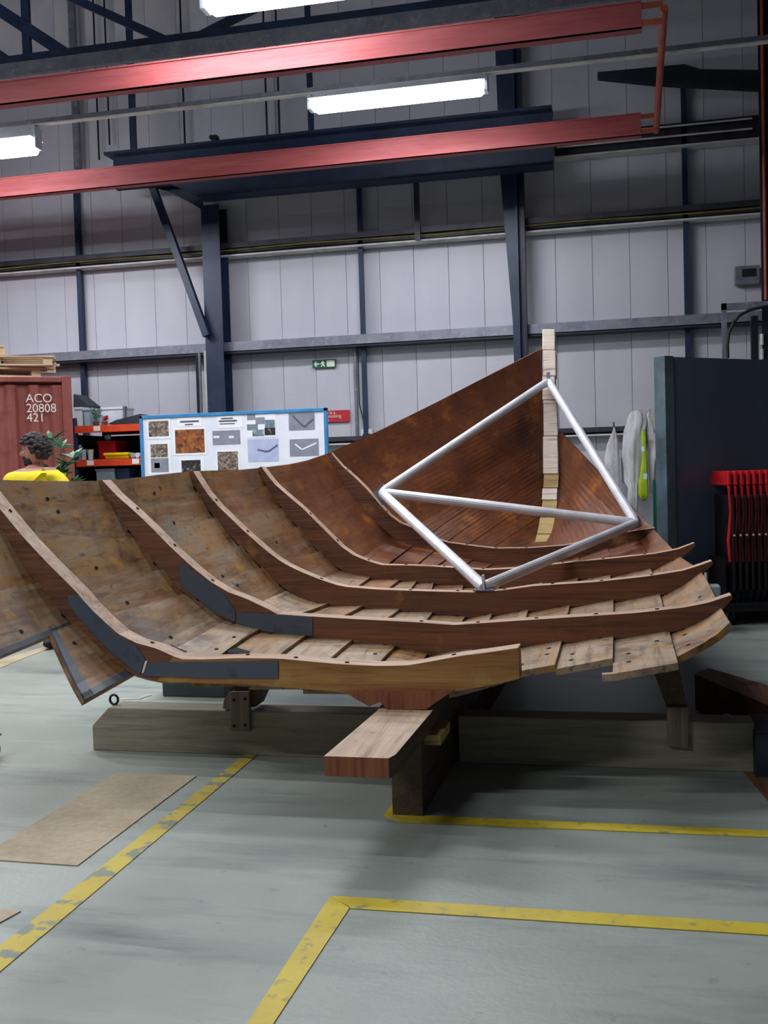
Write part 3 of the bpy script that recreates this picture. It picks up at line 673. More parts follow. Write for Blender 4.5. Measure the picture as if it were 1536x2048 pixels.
# --- cradle under the boat
zs = zk-kt
xs0, xs1 = F(790, 1624).x, F(846, 1633).x
sp = thing('keel_support', 'tall dark timber standing on edge under the keel', 'support', ((xs0+xs1)/2, 4.22, 0))
build('board', G().hexa([(xs0, 4.22, 0), (xs1, 4.22, 0), (xs1+.02, 8.3, 0), (xs0+.02, 8.3, 0), (xs0, 4.22, zs-.0), (xs1, 4.22, zs-.0), (xs1+.02, 8.3, .53), (xs0+.02, 8.3, .53)]), 'support_dark', sp)
build('packer', G().box((xs0+.01, 4.3, zs-.045), (xs1+.07, 4.55, zs-.002)), 'stem_ochre', sp)
yb0 = 5.04
def beam(xa, xb, label, chamf):
    hb = zat(400, 1418, yb0+.02)
    pts = [(xa, yb0, 0), (xb, yb0, 0), (xb, yb0, hb), (xa+(.1 if chamf else 0), yb0, hb), (xa, yb0, hb-(.1 if chamf else .001))]
    if not chamf: pts = [(xa, yb0, 0), (xb, yb0, 0), (xb, yb0, hb), (xa, yb0, hb)]
    return tag(build('timber_beam', G().prism(pts, (0, .16, 0)), 'beam_wood', bevel=.004), label, 'beam'), hb
xa = F(184, 1491).x*yb0/F(184, 1491).y
_, hb = beam(xat(184, 1450, yb0), xs0-.01, 'weathered timber beam on the floor left of the keel support', True)
beam(xs1+.03, xat(1510, 1500, yb0), 'shaded timber beam on the floor right of the keel support', False)
# props standing on the beams
pr = thing('prop', 'wooden prop bolted to the left beam, holding up the planks', 'prop', tuple(W(480, 1465, yb0)))
build('face_board', poly([(459, 1384), (498, 1384), (500, 1464), (460, 1461)], yb0-.03, (0, .029, 0)), 'post_wood', pr, bevel=.003)
build('side_board', poly([(447, 1402), (460, 1378), (462, 1418), (446, 1418)], yb0, (0, .12, 0)), 'post_wood', pr)
build('head_board', poly([(470, 1372), (528, 1374), (510, 1414), (500, 1414), (500, 1388), (470, 1388)], yb0+.02, (0, .14, 0)), 'support_dark', pr)
for (x, y) in ((468, 1400), (490, 1398), (468, 1452), (490, 1450)): build('bolt', G().tube([W(x, y, yb0-.034), W(x, y, yb0-.028)], .008, 8), 'black_hole', pr)
pr = thing('prop', 'wooden prop bolted to the right beam in the shade', 'prop', tuple(W(1356, 1497, yb0)))
build('face_board', poly([(1334, 1414), (1377, 1415), (1378, 1497), (1335, 1494)], yb0-.03, (0, .029, 0)), 'post_wood', pr, bevel=.003)
build('arm', poly([(1292, 1300), (1350, 1300), (1376, 1420), (1335, 1420)], yb0, (0, .1, 0)), 'support_dark', pr)
def eyebolt(x, y, label):
    c = W(x, y, yb0+.07); t = thing('eye_bolt', label, 'bolt', (c.x, c.y, hb))
    build('ring', G().tube([c+Vector((math.cos(a)*.024, 0, math.sin(a)*.026)) for a in [2*math.pi*k/16 for k in range(17)]], .007, 8), 'steel_dark' if x < 700 else 'galvanised', t)
    build('shank', G().tube([(c.x, c.y, hb-.02), (c.x, c.y, c.z-.022)], .009, 8), 'steel_dark', t)
eyebolt(228, 1399, 'dark eye bolt on the left end of the beam')
eyebolt(1453, 1440, 'eye bolt on the right end of the beam in shade')
ps = [F(x, y, .004) for x, y in ((243, 1399), (262, 1398), (278, 1398), (290, 1393), (302, 1390))]
tag(build('string', G().tube(ps, .006, 6), 'sign_white'), 'short white string lying on the floor behind the left beam', 'string')
q0 = F(325, 1393); q1 = F(452, 1395)
tag(build('storage_block', G().box((q0.x, q0.y, 0), (q1.x, q0.y+.35, .24)).box((q0.x-.01, q0.y-.01, .24), (q1.x+.01, q0.y+.36, .27)), 'block_green', bevel=.006), 'dark green block on the floor behind the left beam', 'block')
tag(build('timber_bearer', G().hexa([(xat(1390, 1380, 6.3), 6.3, 0), (xat(1420, 1380, 6.4), 6.5, 0), (xat(1600, 1480, 5.45)+.2, 5.55, 0), (xat(1570, 1490, 5.4), 5.36, 0), (xat(1390, 1380, 6.3), 6.3, .21), (xat(1420, 1380, 6.4), 6.5, .21), (xat(1600, 1480, 5.45)+.2, 5.55, .21), (xat(1570, 1490, 5.4), 5.36, .21)]), 'timber_brown'), 'reddish brown timber lying beyond the right beam', 'timber')
tag(build('dark_crate', G().box((xat(1511, 1510, 4.95), 4.95, 0), (xat(1600, 1510, 4.95), 5.3, .2)).box((xat(1513, 1510, 4.95), 4.96, .2), (xat(1600, 1510, 4.95), 5.28, .22)), 'box_dark'), 'dark block at the right end of the beam', 'block')
tag(build('slanted_board', poly([(985, 1352), (1020, 1352), (976, 1428), (936, 1428)], 5.7, (0, .04, 0)), 'post_wood'), 'slanted prop board in the dark behind the right beam', 'board')
c = F(-8, 1518); t = thing('castor', 'black castor wheel at the left edge of the floor', 'wheel', (c.x, c.y, 0))
build('wheel', G().tube([(c.x-.03, c.y, .045), (c.x-.0, c.y, .045)], .045, 20), 'rubber', t)
build('fork', G().box((c.x-.04, c.y-.012, .04), (c.x-.032, c.y+.012, .12)).box((c.x+.003, c.y-.012, .04), (c.x+.01, c.y+.012, .12)).box((c.x-.05, c.y-.03, .12), (c.x+.02, c.y+.03, .13)), 'galvanised', t)

# ================================================================== BACKGROUND LEFT
# --- shipping container
YK = 10.6
xk = xat(146, 850, YK); zk1 = zat(100, 754, YK)
CR = R(35); kc = Vector((xk, YK, 0)); RZ = Matrix.Rotation(CR, 4, 'Z')
ct = thing('shipping_container', 'rust red corrugated shipping container at the left', 'container', tuple(kc), None, CR)
CL = 6.06
def corr(x0, x1, Y, z0, z1, d=.04):
    g = G(); pr = []; x = x0
    while x < x1-.01:
        for dx, dd in ((0, 0), (.08, 0), (.12, d), (.2, d), (.24, 0)):
            if x+dx <= x1: pr.append((x+dx, Y+dd))
        x += .24
    pr.append((x1, Y)); n = len(pr)
    g.add([(a, b, z0) for a, b in pr]+[(a, b, z1) for a, b in pr]+[(a, b+.01, z0) for a, b in pr]+[(a, b+.01, z1) for a, b in pr],
          [(i, i+1, n+i+1, n+i) for i in range(n-1)]+[(2*n+i, 3*n+i, 3*n+i+1, 2*n+i+1) for i in range(n-1)])
    return g
build('side_wall', corr(-CL+.1, -.1, .04, .15, zk1-.1), 'container_red', ct, local=True)
build('box_shell', G().box((-CL+.01, .12, .12), (-.01, 2.42, zk1-.02)), 'container_red', ct, local=True)
for nm, a, b in (('corner_post', (-CL, 0, 0), (-CL+.1, .12, zk1)), ('corner_post', (-.1, 0, 0), (0, .12, zk1)), ('corner_post', (-.1, 2.32, 0), (0, 2.44, zk1)), ('corner_post', (-CL, 2.32, 0), (-CL+.1, 2.44, zk1)), ('header', (-CL+.1, .01, zk1-.07), (-.1, .11, zk1-.01)), ('sill', (-CL+.1, .01, .02), (-.1, .11, .15))):
    build(nm, G().box(a, b), 'container_red', ct, local=True, bevel=.006)
def onface(px, py):                       # point of the container's long face seen at (px, py), in its own frame
    v = ray(px, py); nn = RZ @ Vector((0, -1, 0)); t_ = (kc-CAM).dot(nn)/v.dot(nn); return RZ.inverted() @ (CAM+v*t_-kc)
for s_, px, py in (('ACO', 52, 804), ('20808', 53, 824), ('421', 54, 843)):
    p = onface(px, py); text(s_, .135, 'letter_white', 'lettering', ct, (p.x, .036, p.z), (R(90), 0, 0), sx=.95)
# --- pallets on top
def sea(u, v_, z): return kc+RZ @ Vector((u, v_, z))
for n_, (du, sk, lab) in enumerate(((-.30, 4, 'lower wooden pallet on top of the container'), (-.18, -7, 'middle wooden pallet with a slipped end board'), (-.66, 9, 'topmost wooden pallet of the stack'))):
    z = zk1+.003+n_*.125; q = sea(du-.6, .2, z)
    t = thing('pallet', lab, 'pallet', tuple(q), None, CR+R(sk))
    for yy in (.02, .45, .9):
        for xx in (-.6, -.05, .5): build('block', G().box((xx, yy, .02), (xx+.1, yy+.1, .09)), 'pallet_wood', t, local=True)
    for yy in (0, .43, .88): build('skid', G().box((-.6, yy, 0), (.6, yy+.12, .02)), 'pallet_wood', t, local=True)
    for q in range(6): build('board', G().box((-.62, q*.18, .09), (.62+random.uniform(-.03, .05), q*.18+.12, .112)), 'pallet_wood', t, local=True)
# --- rack
YS_ = 11.6
xr0, xr1 = xat(152, 850, YS_)-.08, xat(292, 850, YS_)+.9
z1, z2_ = zat(210, 850, YS_), zat(210, 918, YS_); zb3 = .35
rk = thing('pallet_rack', 'orange and blue storage rack behind the display board', 'rack', ((xr0+xr1)/2, YS_, 0))
for x in (xr0, xr1-.06):
    for y in (YS_+.02, YS_+.8): build('upright', G().box((x, y, 0), (x+.06, y+.06, z1+.1)), 'rack_blue', rk)
for z in (z1, z2_, zb3):
    for y in (YS_, YS_+.82): build('beam', G().box((xr0+.06, y, z-.085), (xr1-.06, y+.04, z)), 'rack_orange', rk)
    build('shelf_deck', G().box((xr0+.06, YS_+.04, z-.03), (xr1-.06, YS_+.82, z-.01)), 'box_dark', rk)
for px, z in ((193, z1), (177, z2_), (268, z2_)):
    x = xat(px, 856, YS_); build('price_label', G().box((x-.04, YS_-.003, z-.07), (x+.05, YS_, z-.01)), 'sign_white', rk)
build('added_dark_sheet', G().box((xr0+.005, YS_+.09, 0), (xr0+.015, YS_+.79, z1-.1)), 'box_dark', rk)  # dark sheet added to make the shelf interior read dark
build('back_sheet', G().box((xr0+.06, YS_+.86, 0), (xr1-.06, YS_+.87, z1-.1)), 'box_dark', rk)
def rbox(name, x0, x1, top, z, m, lab, cat, d=.3, lid=True, dy=.06):
    a, b = xat(x0, 900, YS_+dy), xat(x1, 900, YS_+dy); zt = zat((x0+x1)/2, top, YS_+dy)
    g = G().hexa([(a+.01, YS_+dy+.01, z), (b-.01, YS_+dy+.01, z), (b-.01, YS_+dy+d-.01, z), (a+.01, YS_+dy+d-.01, z), (a, YS_+dy, zt), (b, YS_+dy, zt), (b, YS_+dy+d, zt), (a, YS_+dy+d, zt)])
    if lid: g.box((a-.008, YS_+dy-.008, zt-.025), (b+.008, YS_+dy+d+.008, zt+.004))
    return tag(build(name, g, m, bevel=.003), lab, cat)
e = .002
rbox('carton', 153, 165, 815, z1+e, 'box_white', 'white carton beside the container on the top shelf', 'box')
rbox('carton', 169, 182, 817, z1+e, 'box_grey', 'grey-white carton next to the potted plant on the top shelf', 'box', dy=.1)
a = W(150, 792, YS_+.4); tag(build('dust_cover', poly([(147, 788), (150, 789), (178, 811), (178, 815), (147, 815)], YS_+.35, (0, .3, 0)), 'box_dark'), 'black slanted cover on top of the cartons', 'cover')
tag(build('black_folder', poly([(214, 848.5), (232, 840), (279, 828), (279, 848.5)], YS_+.1, (0, .3, 0)), 'box_dark'), 'black wedge shaped case on the top shelf', 'case')
rbox('carton', 205, 249, 815, z1+e, 'box_white', 'long pale carton behind the flowers on the top shelf', 'box', dy=.45)
rbox('tin', 248, 253, 812, z1+e, 'galvanised', 'narrow grey tin standing at the end of the long carton', 'tin', d=.06, dy=.4, lid=False)
def leaves(g, c, n, r, lw, up=.6):
    for _ in range(n):
        a = random.uniform(0, 6.28); e_ = random.uniform(.1, 1.3)*up; d = Vector((math.cos(a)*math.cos(e_), math.sin(a)*math.cos(e_), math.sin(e_)))
        L = r*random.uniform(.5, 1); s = d.cross(Vector((0, 0, 1))).normalized()*lw*L
        p = Vector(c); t = Vector((0, 0, .004)); m = p+d*L*.5+Vector((0, 0, L*.12))
        g.add([p, m-s, p+d*L, m+s, m+t], [(0, 1, 4), (1, 2, 4), (2, 3, 4), (3, 0, 4), (0, 3, 2, 1)])
def plant(px, base, Y, z, hgt, n, r, lab, m='leaf', m2=None, lw=.22, pot=.05, stems=1):
    x = xat(px, base, Y); t = thing('potted_plant', lab, 'plant', (x, Y, z))
    pr = [(0, pot*.7), (pot*1.4, pot), (pot*1.6, pot)]
    build('pot', G().tube([(x, Y, z), (x, Y, z+pot*1.4), (x, Y, z+pot*1.6)], [pot*.7, pot, pot], 14), 'clay_pot', t)
    g = G(); gs = G(); g2 = G()
    for s in range(stems):
        bx = x+random.uniform(-.3, .3)*pot; tx = bx+random.uniform(-1, 1)*r*.6*(stems > 1); ty = Y+random.uniform(-1, 1)*r*.4*(stems > 1)
        top = z+hgt*random.uniform(.75, 1)
        gs.tube([(bx, Y, z+pot), ((bx+tx)/2, (Y+ty)/2, (z+pot+top)/2+.02), (tx, ty, top)], [.006, .005, .003], 6)
        for q in range(4): 
            u = .45+.55*q/3; leaves(g if (q+s) % 3 else g2, (bx+(tx-bx)*u, Y+(ty-Y)*u, z+pot+(top-z-pot)*u), n//4, r, lw)
    build('stem', gs, 'leaf', t)
    o = build('foliage', g, m, t); o['kind'] = 'stuff'
    if g2.v: o = build('pale_foliage', g2, m2 or m, t); o['kind'] = 'stuff'
plant(193, 848, YS_+.2, z1+e, .2, 40, .1, 'small green potted plant on the top shelf', 'leaf_pale', lw=.12, pot=.035)
plant(211, 848, YS_+.12, z1+e, .1, 40, .06, 'small potted plant with red flowers on the top shelf', 'flower_red', lw=.25, pot=.03)
rbox('red_crate', 196, 231, 882, z2_+e, 'box_red', 'red box under a blue ball on the second shelf', 'box', dy=.2)
rbox('yellow_tray', 208, 256, 906, z2_+e, 'tray_yellow', 'yellow tray in front of the red box', 'tray', d=.12, dy=.05)
zc = zat(214, 880, YS_+.3); tag(build('ball', G().blob((xat(216, 880, YS_+.26), YS_+.26, zat(213.5, 882, YS_+.2)+.05), .045, .045, .045, 14, 10), 'ball_blue', smooth=True), 'light blue ball on the red box', 'ball')
for px, top, m, lab in ((167, 899, 'box_white', 'left white cup on the second shelf'), (181, 899, 'sign_white', 'right white cup on the second shelf'), (158, 890, 'box_grey', 'grey jug at the left of the second shelf')):
    x = xat(px, 905, YS_+.15); zt = zat(px, top, YS_+.15); tag(build('cup', G().tube([(x, YS_+.15, z2_+e), (x, YS_+.15, zt-.01), (x, YS_+.15, zt)], [.03, .038, .041], 14), m), lab, 'cup')
for px, lab in ((253, 'white roll beside the yellow tray'), (268, 'grey-white roll near the board frame'), (277, 'white roll touching the board frame')):
    x = xat(px, 905, YS_+.12); tag(build('roll', G().tube([(x, YS_+.08, z2_+e+.032), (x, YS_+.2, z2_+e+.032)], .032, 14), 'box_white' if px != 268 else 'box_grey'), lab, 'roll')
zsub = zat(210, 962, YS_)-.15
rbox('bin', 190, 226, 938, zsub, 'box_grey', 'left pale grey bin below the second shelf', 'bin', d=.4)
rbox('bin', 231, 256, 938, zsub, 'rack_blue', 'right blue-grey bin below the second shelf', 'bin', d=.4)
build('bin_shelf', G().box((xr0+.06, YS_+.01, zsub-.03), (xr1-.06, YS_+.82, zsub-.002)), 'box_dark', rk)

# --- display board
YD = 10.3
TL, TR, BR_, BL_ = W(279, 828, YD), W(654, 819, YD), W(657, 893, YD), W(285, 953, YD)
xa, xb = TL.x, TR.x; ztp = (TL.z+TR.z)/2; zbt = BL_.z-.35
db = thing('display_board', 'white display board in a blue frame with pictures and sheets', 'board', ((xa+xb)/2, YD, 0))
sl = Vector((0, 0, (TR.z-TL.z)/2))
def bp(x0, y0, x1, y1, d, th=.002):
    a, b = W(x0, y0, YD), W(x1, y1, YD); return G().box((a.x, YD-d-th, b.z), (b.x, YD-d, a.z))
build('panel', G().box((xa+.02, YD, zbt), (xb-.02, YD+.02, ztp-.02)), 'board_white', db)
for a, b in (((xa, YD-.015, ztp-.035), (xb, YD+.03, ztp)), ((xa, YD-.015, zbt), (xb, YD+.03, zbt+.035))): build('frame_rail', G().box(a, b), 'frame_blue', db, bevel=.003)
for a, b in (((xa, YD-.015, zbt), (xa+.035, YD+.03, ztp)), ((xb-.035, YD-.015, zbt), (xb, YD+.03, ztp))): build('frame_stile', G().box(a, b), 'frame_blue', db, bevel=.003)
for x in (xa+.15, xb-.2):
    build('leg', G().box((x, YD, .0), (x+.05, YD+.03, zbt)).box((x, YD-.25, 0), (x+.05, YD+.28, .04)), 'frame_blue', db)
def sheet(x0, y0, x1, y1, m, lab, subs=()):
    o = build('poster', bp(x0, y0, x1, y1, .001), m, db); o['label'] = lab
    for (a, b, c, d, mm) in subs: build('print', bp(a, b, c, d, .003, .001), mm, o)
    return o
sheet(293, 838, 342, 877, 'paper_white', 'sheet with a stone photo', [(297, 843, 338, 872, 'photo_stone')])
sheet(296, 884, 344, 948, 'paper_white', 'sheet with small pictures', [(301, 889, 336, 914, 'photo_stone'), (302, 917, 338, 944, 'paper_grey'), (309, 926, 320, 936, 'photo_dark')])
sheet(346, 856, 414, 909, 'paper_white', 'sheet with an orange brown photo', [(350, 860, 410, 905, 'photo_orange')])
sheet(354, 834, 404, 852, 'paper_white', 'sheet with two lines of small text', [(360, 842, 398, 844, 'ink'), (370, 848, 386, 850, 'ink')])
sheet(360, 917, 410, 944, 'paper_white', 'sheet with a dark photo', [(363, 921, 402, 944, 'photo_dark')])
sheet(436, 832, 486, 855, 'paper_white', 'sheet with lines of small text', [(442, 836, 466, 838, 'ink'), (438, 841, 474, 843, 'ink'), (440, 847, 470, 848, 'ink')])
sheet(425, 862, 481, 888, 'paper_grey', 'grey sheet with two small pale marks', [(427, 872, 439, 876, 'paper_white'), (458, 872, 468, 876, 'paper_white')])
sheet(431, 900, 480, 940, 'paper_white', 'sheet with a brown rubble photo', [(435, 904, 477, 940, 'photo_stone')])
sheet(492, 826, 552, 874, 'paper_white', 'collage of grey-blue pictures', [(494, 827, 511, 840, 'paper_grey'), (511, 835, 530, 848, 'paper_grey'), (530, 840, 550, 856, 'photo_blue'), (494, 849, 516, 860, 'photo_blue'), (505, 860, 528, 872, 'photo_blue'), (529, 856, 551, 870, 'photo_dark')])
o = sheet(495, 879, 558, 922, 'paper_lilac', 'lilac sheet with a winged hull outline')
def vee(o, pts, m):
    g = G()
    for a, b in zip(pts, pts[1:]): g.bar(W(*a, YD-.005), W(*b, YD-.005), .002, .016)
    build('print', g, m, o)
vee(o, [(515, 899), (531, 903), (538, 902), (555, 890)], 'ink')
o = sheet(577, 827, 630, 859, 'paper_grey', 'grey sheet with a dark V outline'); vee(o, [(585, 831), (600, 846), (609, 854), (617, 846), (627, 838)], 'ink')
o = sheet(579, 879, 638, 911, 'paper_grey', 'grey sheet with a pale V outline'); vee(o, [(590, 888), (604, 899), (613, 895), (633, 886)], 'paper_white')

# --- signs, pipes and boxes on the wall
def wp(x, y, d=.0): return W(x, y, YR-d)
a, b = wp(625, 720), wp(672, 735)
es = thing('exit_sign', 'small green emergency exit sign with arrow on the wall', 'sign', (a.x, YR, b.z))
zc = (a.z+b.z)/2; h = .055; wd = b.x-a.x
build('plate', G().box((a.x, YR-.012, zc-h), (b.x, YR, zc+h)), 'sign_green', es)
def sg(pts, nm, m='sign_white'): build(nm, G().prism([(a.x+u*wd, YR-.014, zc+v*h) for u, v in pts], (0, .002, 0)), m, es)
sg([(.07, 0), (.16, .7), (.2, .5), (.15, .15), (.3, .15), (.3, -.15), (.15, -.15), (.2, -.5), (.16, -.7)], 'arrow')
sg([(.42, .7), (.48, .7), (.48, .45), (.55, .2), (.53, .1), (.49, .2), (.5, -.2), (.55, -.7), (.5, -.75), (.45, -.3), (.4, -.75), (.36, -.65), (.42, -.1), (.4, .1), (.36, -.1), (.34, 0), (.39, .4)], 'running_figure')
sg([(.62, -.8), (.95, -.8), (.95, .75), (.62, .75)], 'doorway')
a2, b2 = wp(640, 820), wp(700, 843)
ns = thing('smoking_sign', 'red sign with white lettering beside the display board', 'sign', (a2.x, YR, b2.z))
zt_, zb_ = wp(690, 820).z, wp(690, 843).z
build('plate', G().box((a2.x, YR-.01, zb_), (b2.x, YR, zt_)), 'sign_red', ns)
for i, s in enumerate(('This is a', 'no smoking', 'area')):
    text(s, .062, 'sign_white', 'lettering', ns, Vector((.02, -.0115, (zt_-zb_)*(1-.3*(i+1)))), (R(90), 0, 0), sx=.95)
x = wp(714, 760).x; zb_ = wp(735, 868).z
cp = thing('conduit_pipe', 'grey conduit pipe dropping to a socket box on the wall', 'pipe', (x, YR, zb_))
build('pipe', G().tube([(x, YR-.06, zb_-.3), (x, YR-.06, zA2+.03)], .024, 10), 'galvanised', cp)
build('cable', G().tube([(x+.035, YR-.05, zA2), (x+.035, YR-.05, zb_+.4), (x+.09, YR-.05, zb_+.16), (x+.1, YR-.05, zb_+.06)], .008, 6), 'steel_dark', cp)
sb = thing('socket_box', 'pale grey switch box at the foot of the conduit pipe', 'box', (wp(737, 870).x, YR, zb_-.1))
xx = wp(737, 870).x
build('body', G().box((xx-.08, YR-.1, zb_-.15), (xx+.08, YR-.09+.08, zb_+.06)), 'box_white', sb, bevel=.005)
build('switch_face', G().box((xx-.055, YR-.106, zb_-.14), (xx+.055, YR-.1, zb_+.0)), 'box_dark', sb)
a, b = wp(1468, 536), wp(1518, 570)
hb_ = thing('control_box', 'grey control box with a black window high on the right', 'box', (a.x, YR, b.z))
build('body', G().box((a.x, YR-.1, b.z), (b.x, YR, a.z)), 'galvanised', hb_, bevel=.006)
build('window', G().box((wp(1482, 540).x, YR-.106, wp(1482, 557).z), (wp(1510, 540).x, YR-.1, wp(1500, 540).z)), 'black_plastic', hb_)
# bracket and cable loop at the right
YQ = 12.1
t = thing('pipe_bracket', 'grey square tube bracket standing above the black screen', 'bracket', tuple(W(1449, 716, YQ)))
build('upright', G().box((xat(1444, 660, YQ), YQ, W(1449, 900, YQ).z), (xat(1454, 660, YQ), YQ+.06, W(1449, 606, YQ).z)), 'galvanised', t)
build('arm', G().box((xat(1444, 660, YQ), YQ, W(1449, 620, YQ).z), (xat(1600, 600, YQ), YQ+.06, W(1449, 607, YQ).z)), 'galvanised', t)
build('cable', G().tube([W(x, y, YQ-.03) for x, y in ((1456, 716), (1455, 690), (1458, 665), (1467, 645), (1480, 630), (1500, 620), (1536, 612), (1580, 608))], .016, 8), 'black_plastic', t)
tag(build('dark_post', G().box((xat(1503, 680, 12.45), 12.45, 0), (xat(1517, 680, 12.45), 12.55, W(1500, 632, 12.45).z)), 'steel_dark'), 'dark post behind the bracket at the right', 'post')
t = thing('strip_handle', 'short white tube on the edge of the dark post', 'handle', tuple(W(1522, 712, 12.26)))
for y0, y1 in ((668, 690), (698, 718)): build('segment', G().tube([W(1524, y0, 12.26), W(1524, y1, 12.26)], .02, 8), 'sign_white', t)

# --- black screen
ya = 9.7; A0 = F(1326, 1235); Y0 = 9.6
PA, PB = W(1326, 712, Y0), W(1600, 724, Y0+1.1)
d = Vector((PB.x-PA.x, PB.y-PA.y, 0)).normalized(); nrm = Vector((-d.y, d.x, 0))
scn = thing('black_screen', 'tall black partition screen at the right', 'screen', (PA.x, PA.y, 0))
L_ = 2.6
def sc(u0, u1, v0, v1, z0, z1_):
    P = [PA+d*u0+nrm*v0, PA+d*u1+nrm*v0, PA+d*u1+nrm*v1, PA+d*u0+nrm*v1]
    return G().hexa([(p.x, p.y, z0) for p in P]+[(p.x, p.y, z1_) for p in P])
build('edge_board', sc(0, .10, -.02, .12, .05, PA.z), 'panel_edge', scn)
build('panel', sc(.10, 1.3, 0, .1, .05, PA.z-.005), 'panel_black_sheen', scn)
build('panel', sc(1.304, L_, .004, .1, .05, PA.z-.005), 'panel_black_sheen', scn)
build('foot', sc(0, L_, -.05, .15, 0, .05), 'box_dark', scn)
tag(build('green_post', G().box((xat(1306, 1000, 9.95), 9.95, 0), (xat(1322, 1000, 9.95), 10.0, zat(1312, 960, 9.95))).box((xat(1303, 1000, 9.95), 9.93, 0), (xat(1325, 1000, 9.95), 10.02, .02)), 'green_post'), 'narrow green post at the left edge of the black screen', 'post')

# --- hanging suits
def drape(name, rows, Y, m, lab, folds=5, amp=.12, dep=.5, seed=0, parent=None):
    """rows: (py, px_left, px_right) from the top down"""
    rnd = random.Random(seed); ph = rnd.uniform(0, 6); g = G(); n = 40; vs = []
    for j, (py, xl, xr2) in enumerate(rows):
        a, b = W(xl, py, Y), W(xr2, py, Y); c = (a+b)/2; hw = (b-a).length/2
        for i in range(n):
            t = 2*math.pi*i/n
            k = 1+amp*math.sin(folds*t+ph+j*.35)+amp*.5*math.sin((folds*2+1)*t+ph*2-j*.6)
            vs.append(Vector((c.x+math.cos(t)*hw*k, Y+math.sin(t)*hw*dep*k+.02*math.sin(j), c.z+.01*math.sin(3*t+j))))
    m_ = len(rows); fs = [(j*n+i, (j+1)*n+i, (j+1)*n+(i+1) % n, j*n+(i+1) % n) for j in range(m_-1) for i in range(n)]
    fs += [tuple(range(n)), tuple((m_-1)*n+i for i in range(n-1, -1, -1))]
    g.add(vs, fs)
    if parent: return build(name, g, m, parent, smooth=True)
    return tag(build(name, g, m, smooth=True), lab, 'clothing')
YH = YR-.32
def hook(px, py, lab, top=None):
    p = W(px, py, YH); tag(build('coat_hook', G().tube([(p.x, YR-.14, zD-.02), (p.x, YR-.24, zD-.02), (p.x, YH, zD+.01), (p.x, YH, zD+.05)], .008, 6), 'steel_dark'), lab, 'hook')
hook(1228, 865, 'hook on the low rail holding the left suit'); hook(1272, 860, 'hook on the low rail holding the middle suit'); hook(1302, 860, 'hook on the low rail holding the right suit')
def zrow(*a): return list(a)
drape('coverall', [(855, 1227, 1229), (862, 1225, 1231), (872, 1220, 1234), (890, 1213, 1236), (915, 1208, 1238), (940, 1208, 1239), (960, 1218, 1239), (985, 1222, 1238), (1010, 1222, 1238), (1060, 1220, 1238)], YH, 'suit_white', 'small white suit hanging at the left of the group', 3, .07, .6, 1)
mid = thing('coverall', 'large crumpled white coverall hanging in the middle', 'clothing', tuple(W(1275, 1020, YH)))
drape('body', [(821, 1268, 1280), (825, 1259, 1291), (836, 1255, 1295), (850, 1253, 1294), (862, 1249, 1290), (885, 1246, 1288), (910, 1245, 1285), (935, 1249, 1282), (960, 1250, 1280), (975, 1257, 1276), (1040, 1254, 1276)], YH-.02, 'suit_white', '', 5, .10, .55, 3, mid)
drape('sleeve', [(872, 1248, 1262), (895, 1244, 1258), (920, 1242, 1252), (945, 1243, 1250), (965, 1244, 1250)], YH+.05, 'suit_grey', '', 3, .1, .7, 4, mid)
rt = thing('coverall', 'white coverall hanging against the black screen', 'clothing', tuple(W(1306, 1000, YH)))
drape('body', [(826, 1292, 1312), (845, 1290, 1318), (870, 1290, 1314), (890, 1293, 1318), (908, 1298, 1317), (925, 1296, 1312), (955, 1296, 1310), (985, 1298, 1308)], YH, 'suit_white', '', 4, .09, .5, 5, rt)
drape('hood', [(820, 1300, 1310), (832, 1296, 1318), (850, 1304, 1321), (864, 1308, 1319)], YH-.03, 'suit_grey', '', 3, .1, .6, 6, rt)
hv = thing('hi_vis_vest', 'yellow-green high visibility vest hanging between two coveralls', 'clothing', tuple(W(1288, 1005, YH)))
drape('vest', [(862, 1283, 1291), (890, 1284, 1292), (910, 1284, 1293), (940, 1281, 1294), (965, 1277, 1295), (990, 1277, 1296), (1000, 1283, 1293)], YH-.12, 'hivis', '', 4, .08, .5, 7, hv)
for y0, y1, x0, x1 in ((893, 902, 1283, 1289), (947, 958, 1287, 1294)):
    build('reflective_band', poly([(x0, y0), (x1, y0), (x1, y1), (x0, y1)], YH-.25, (0, .02, 0)), 'reflective', hv)

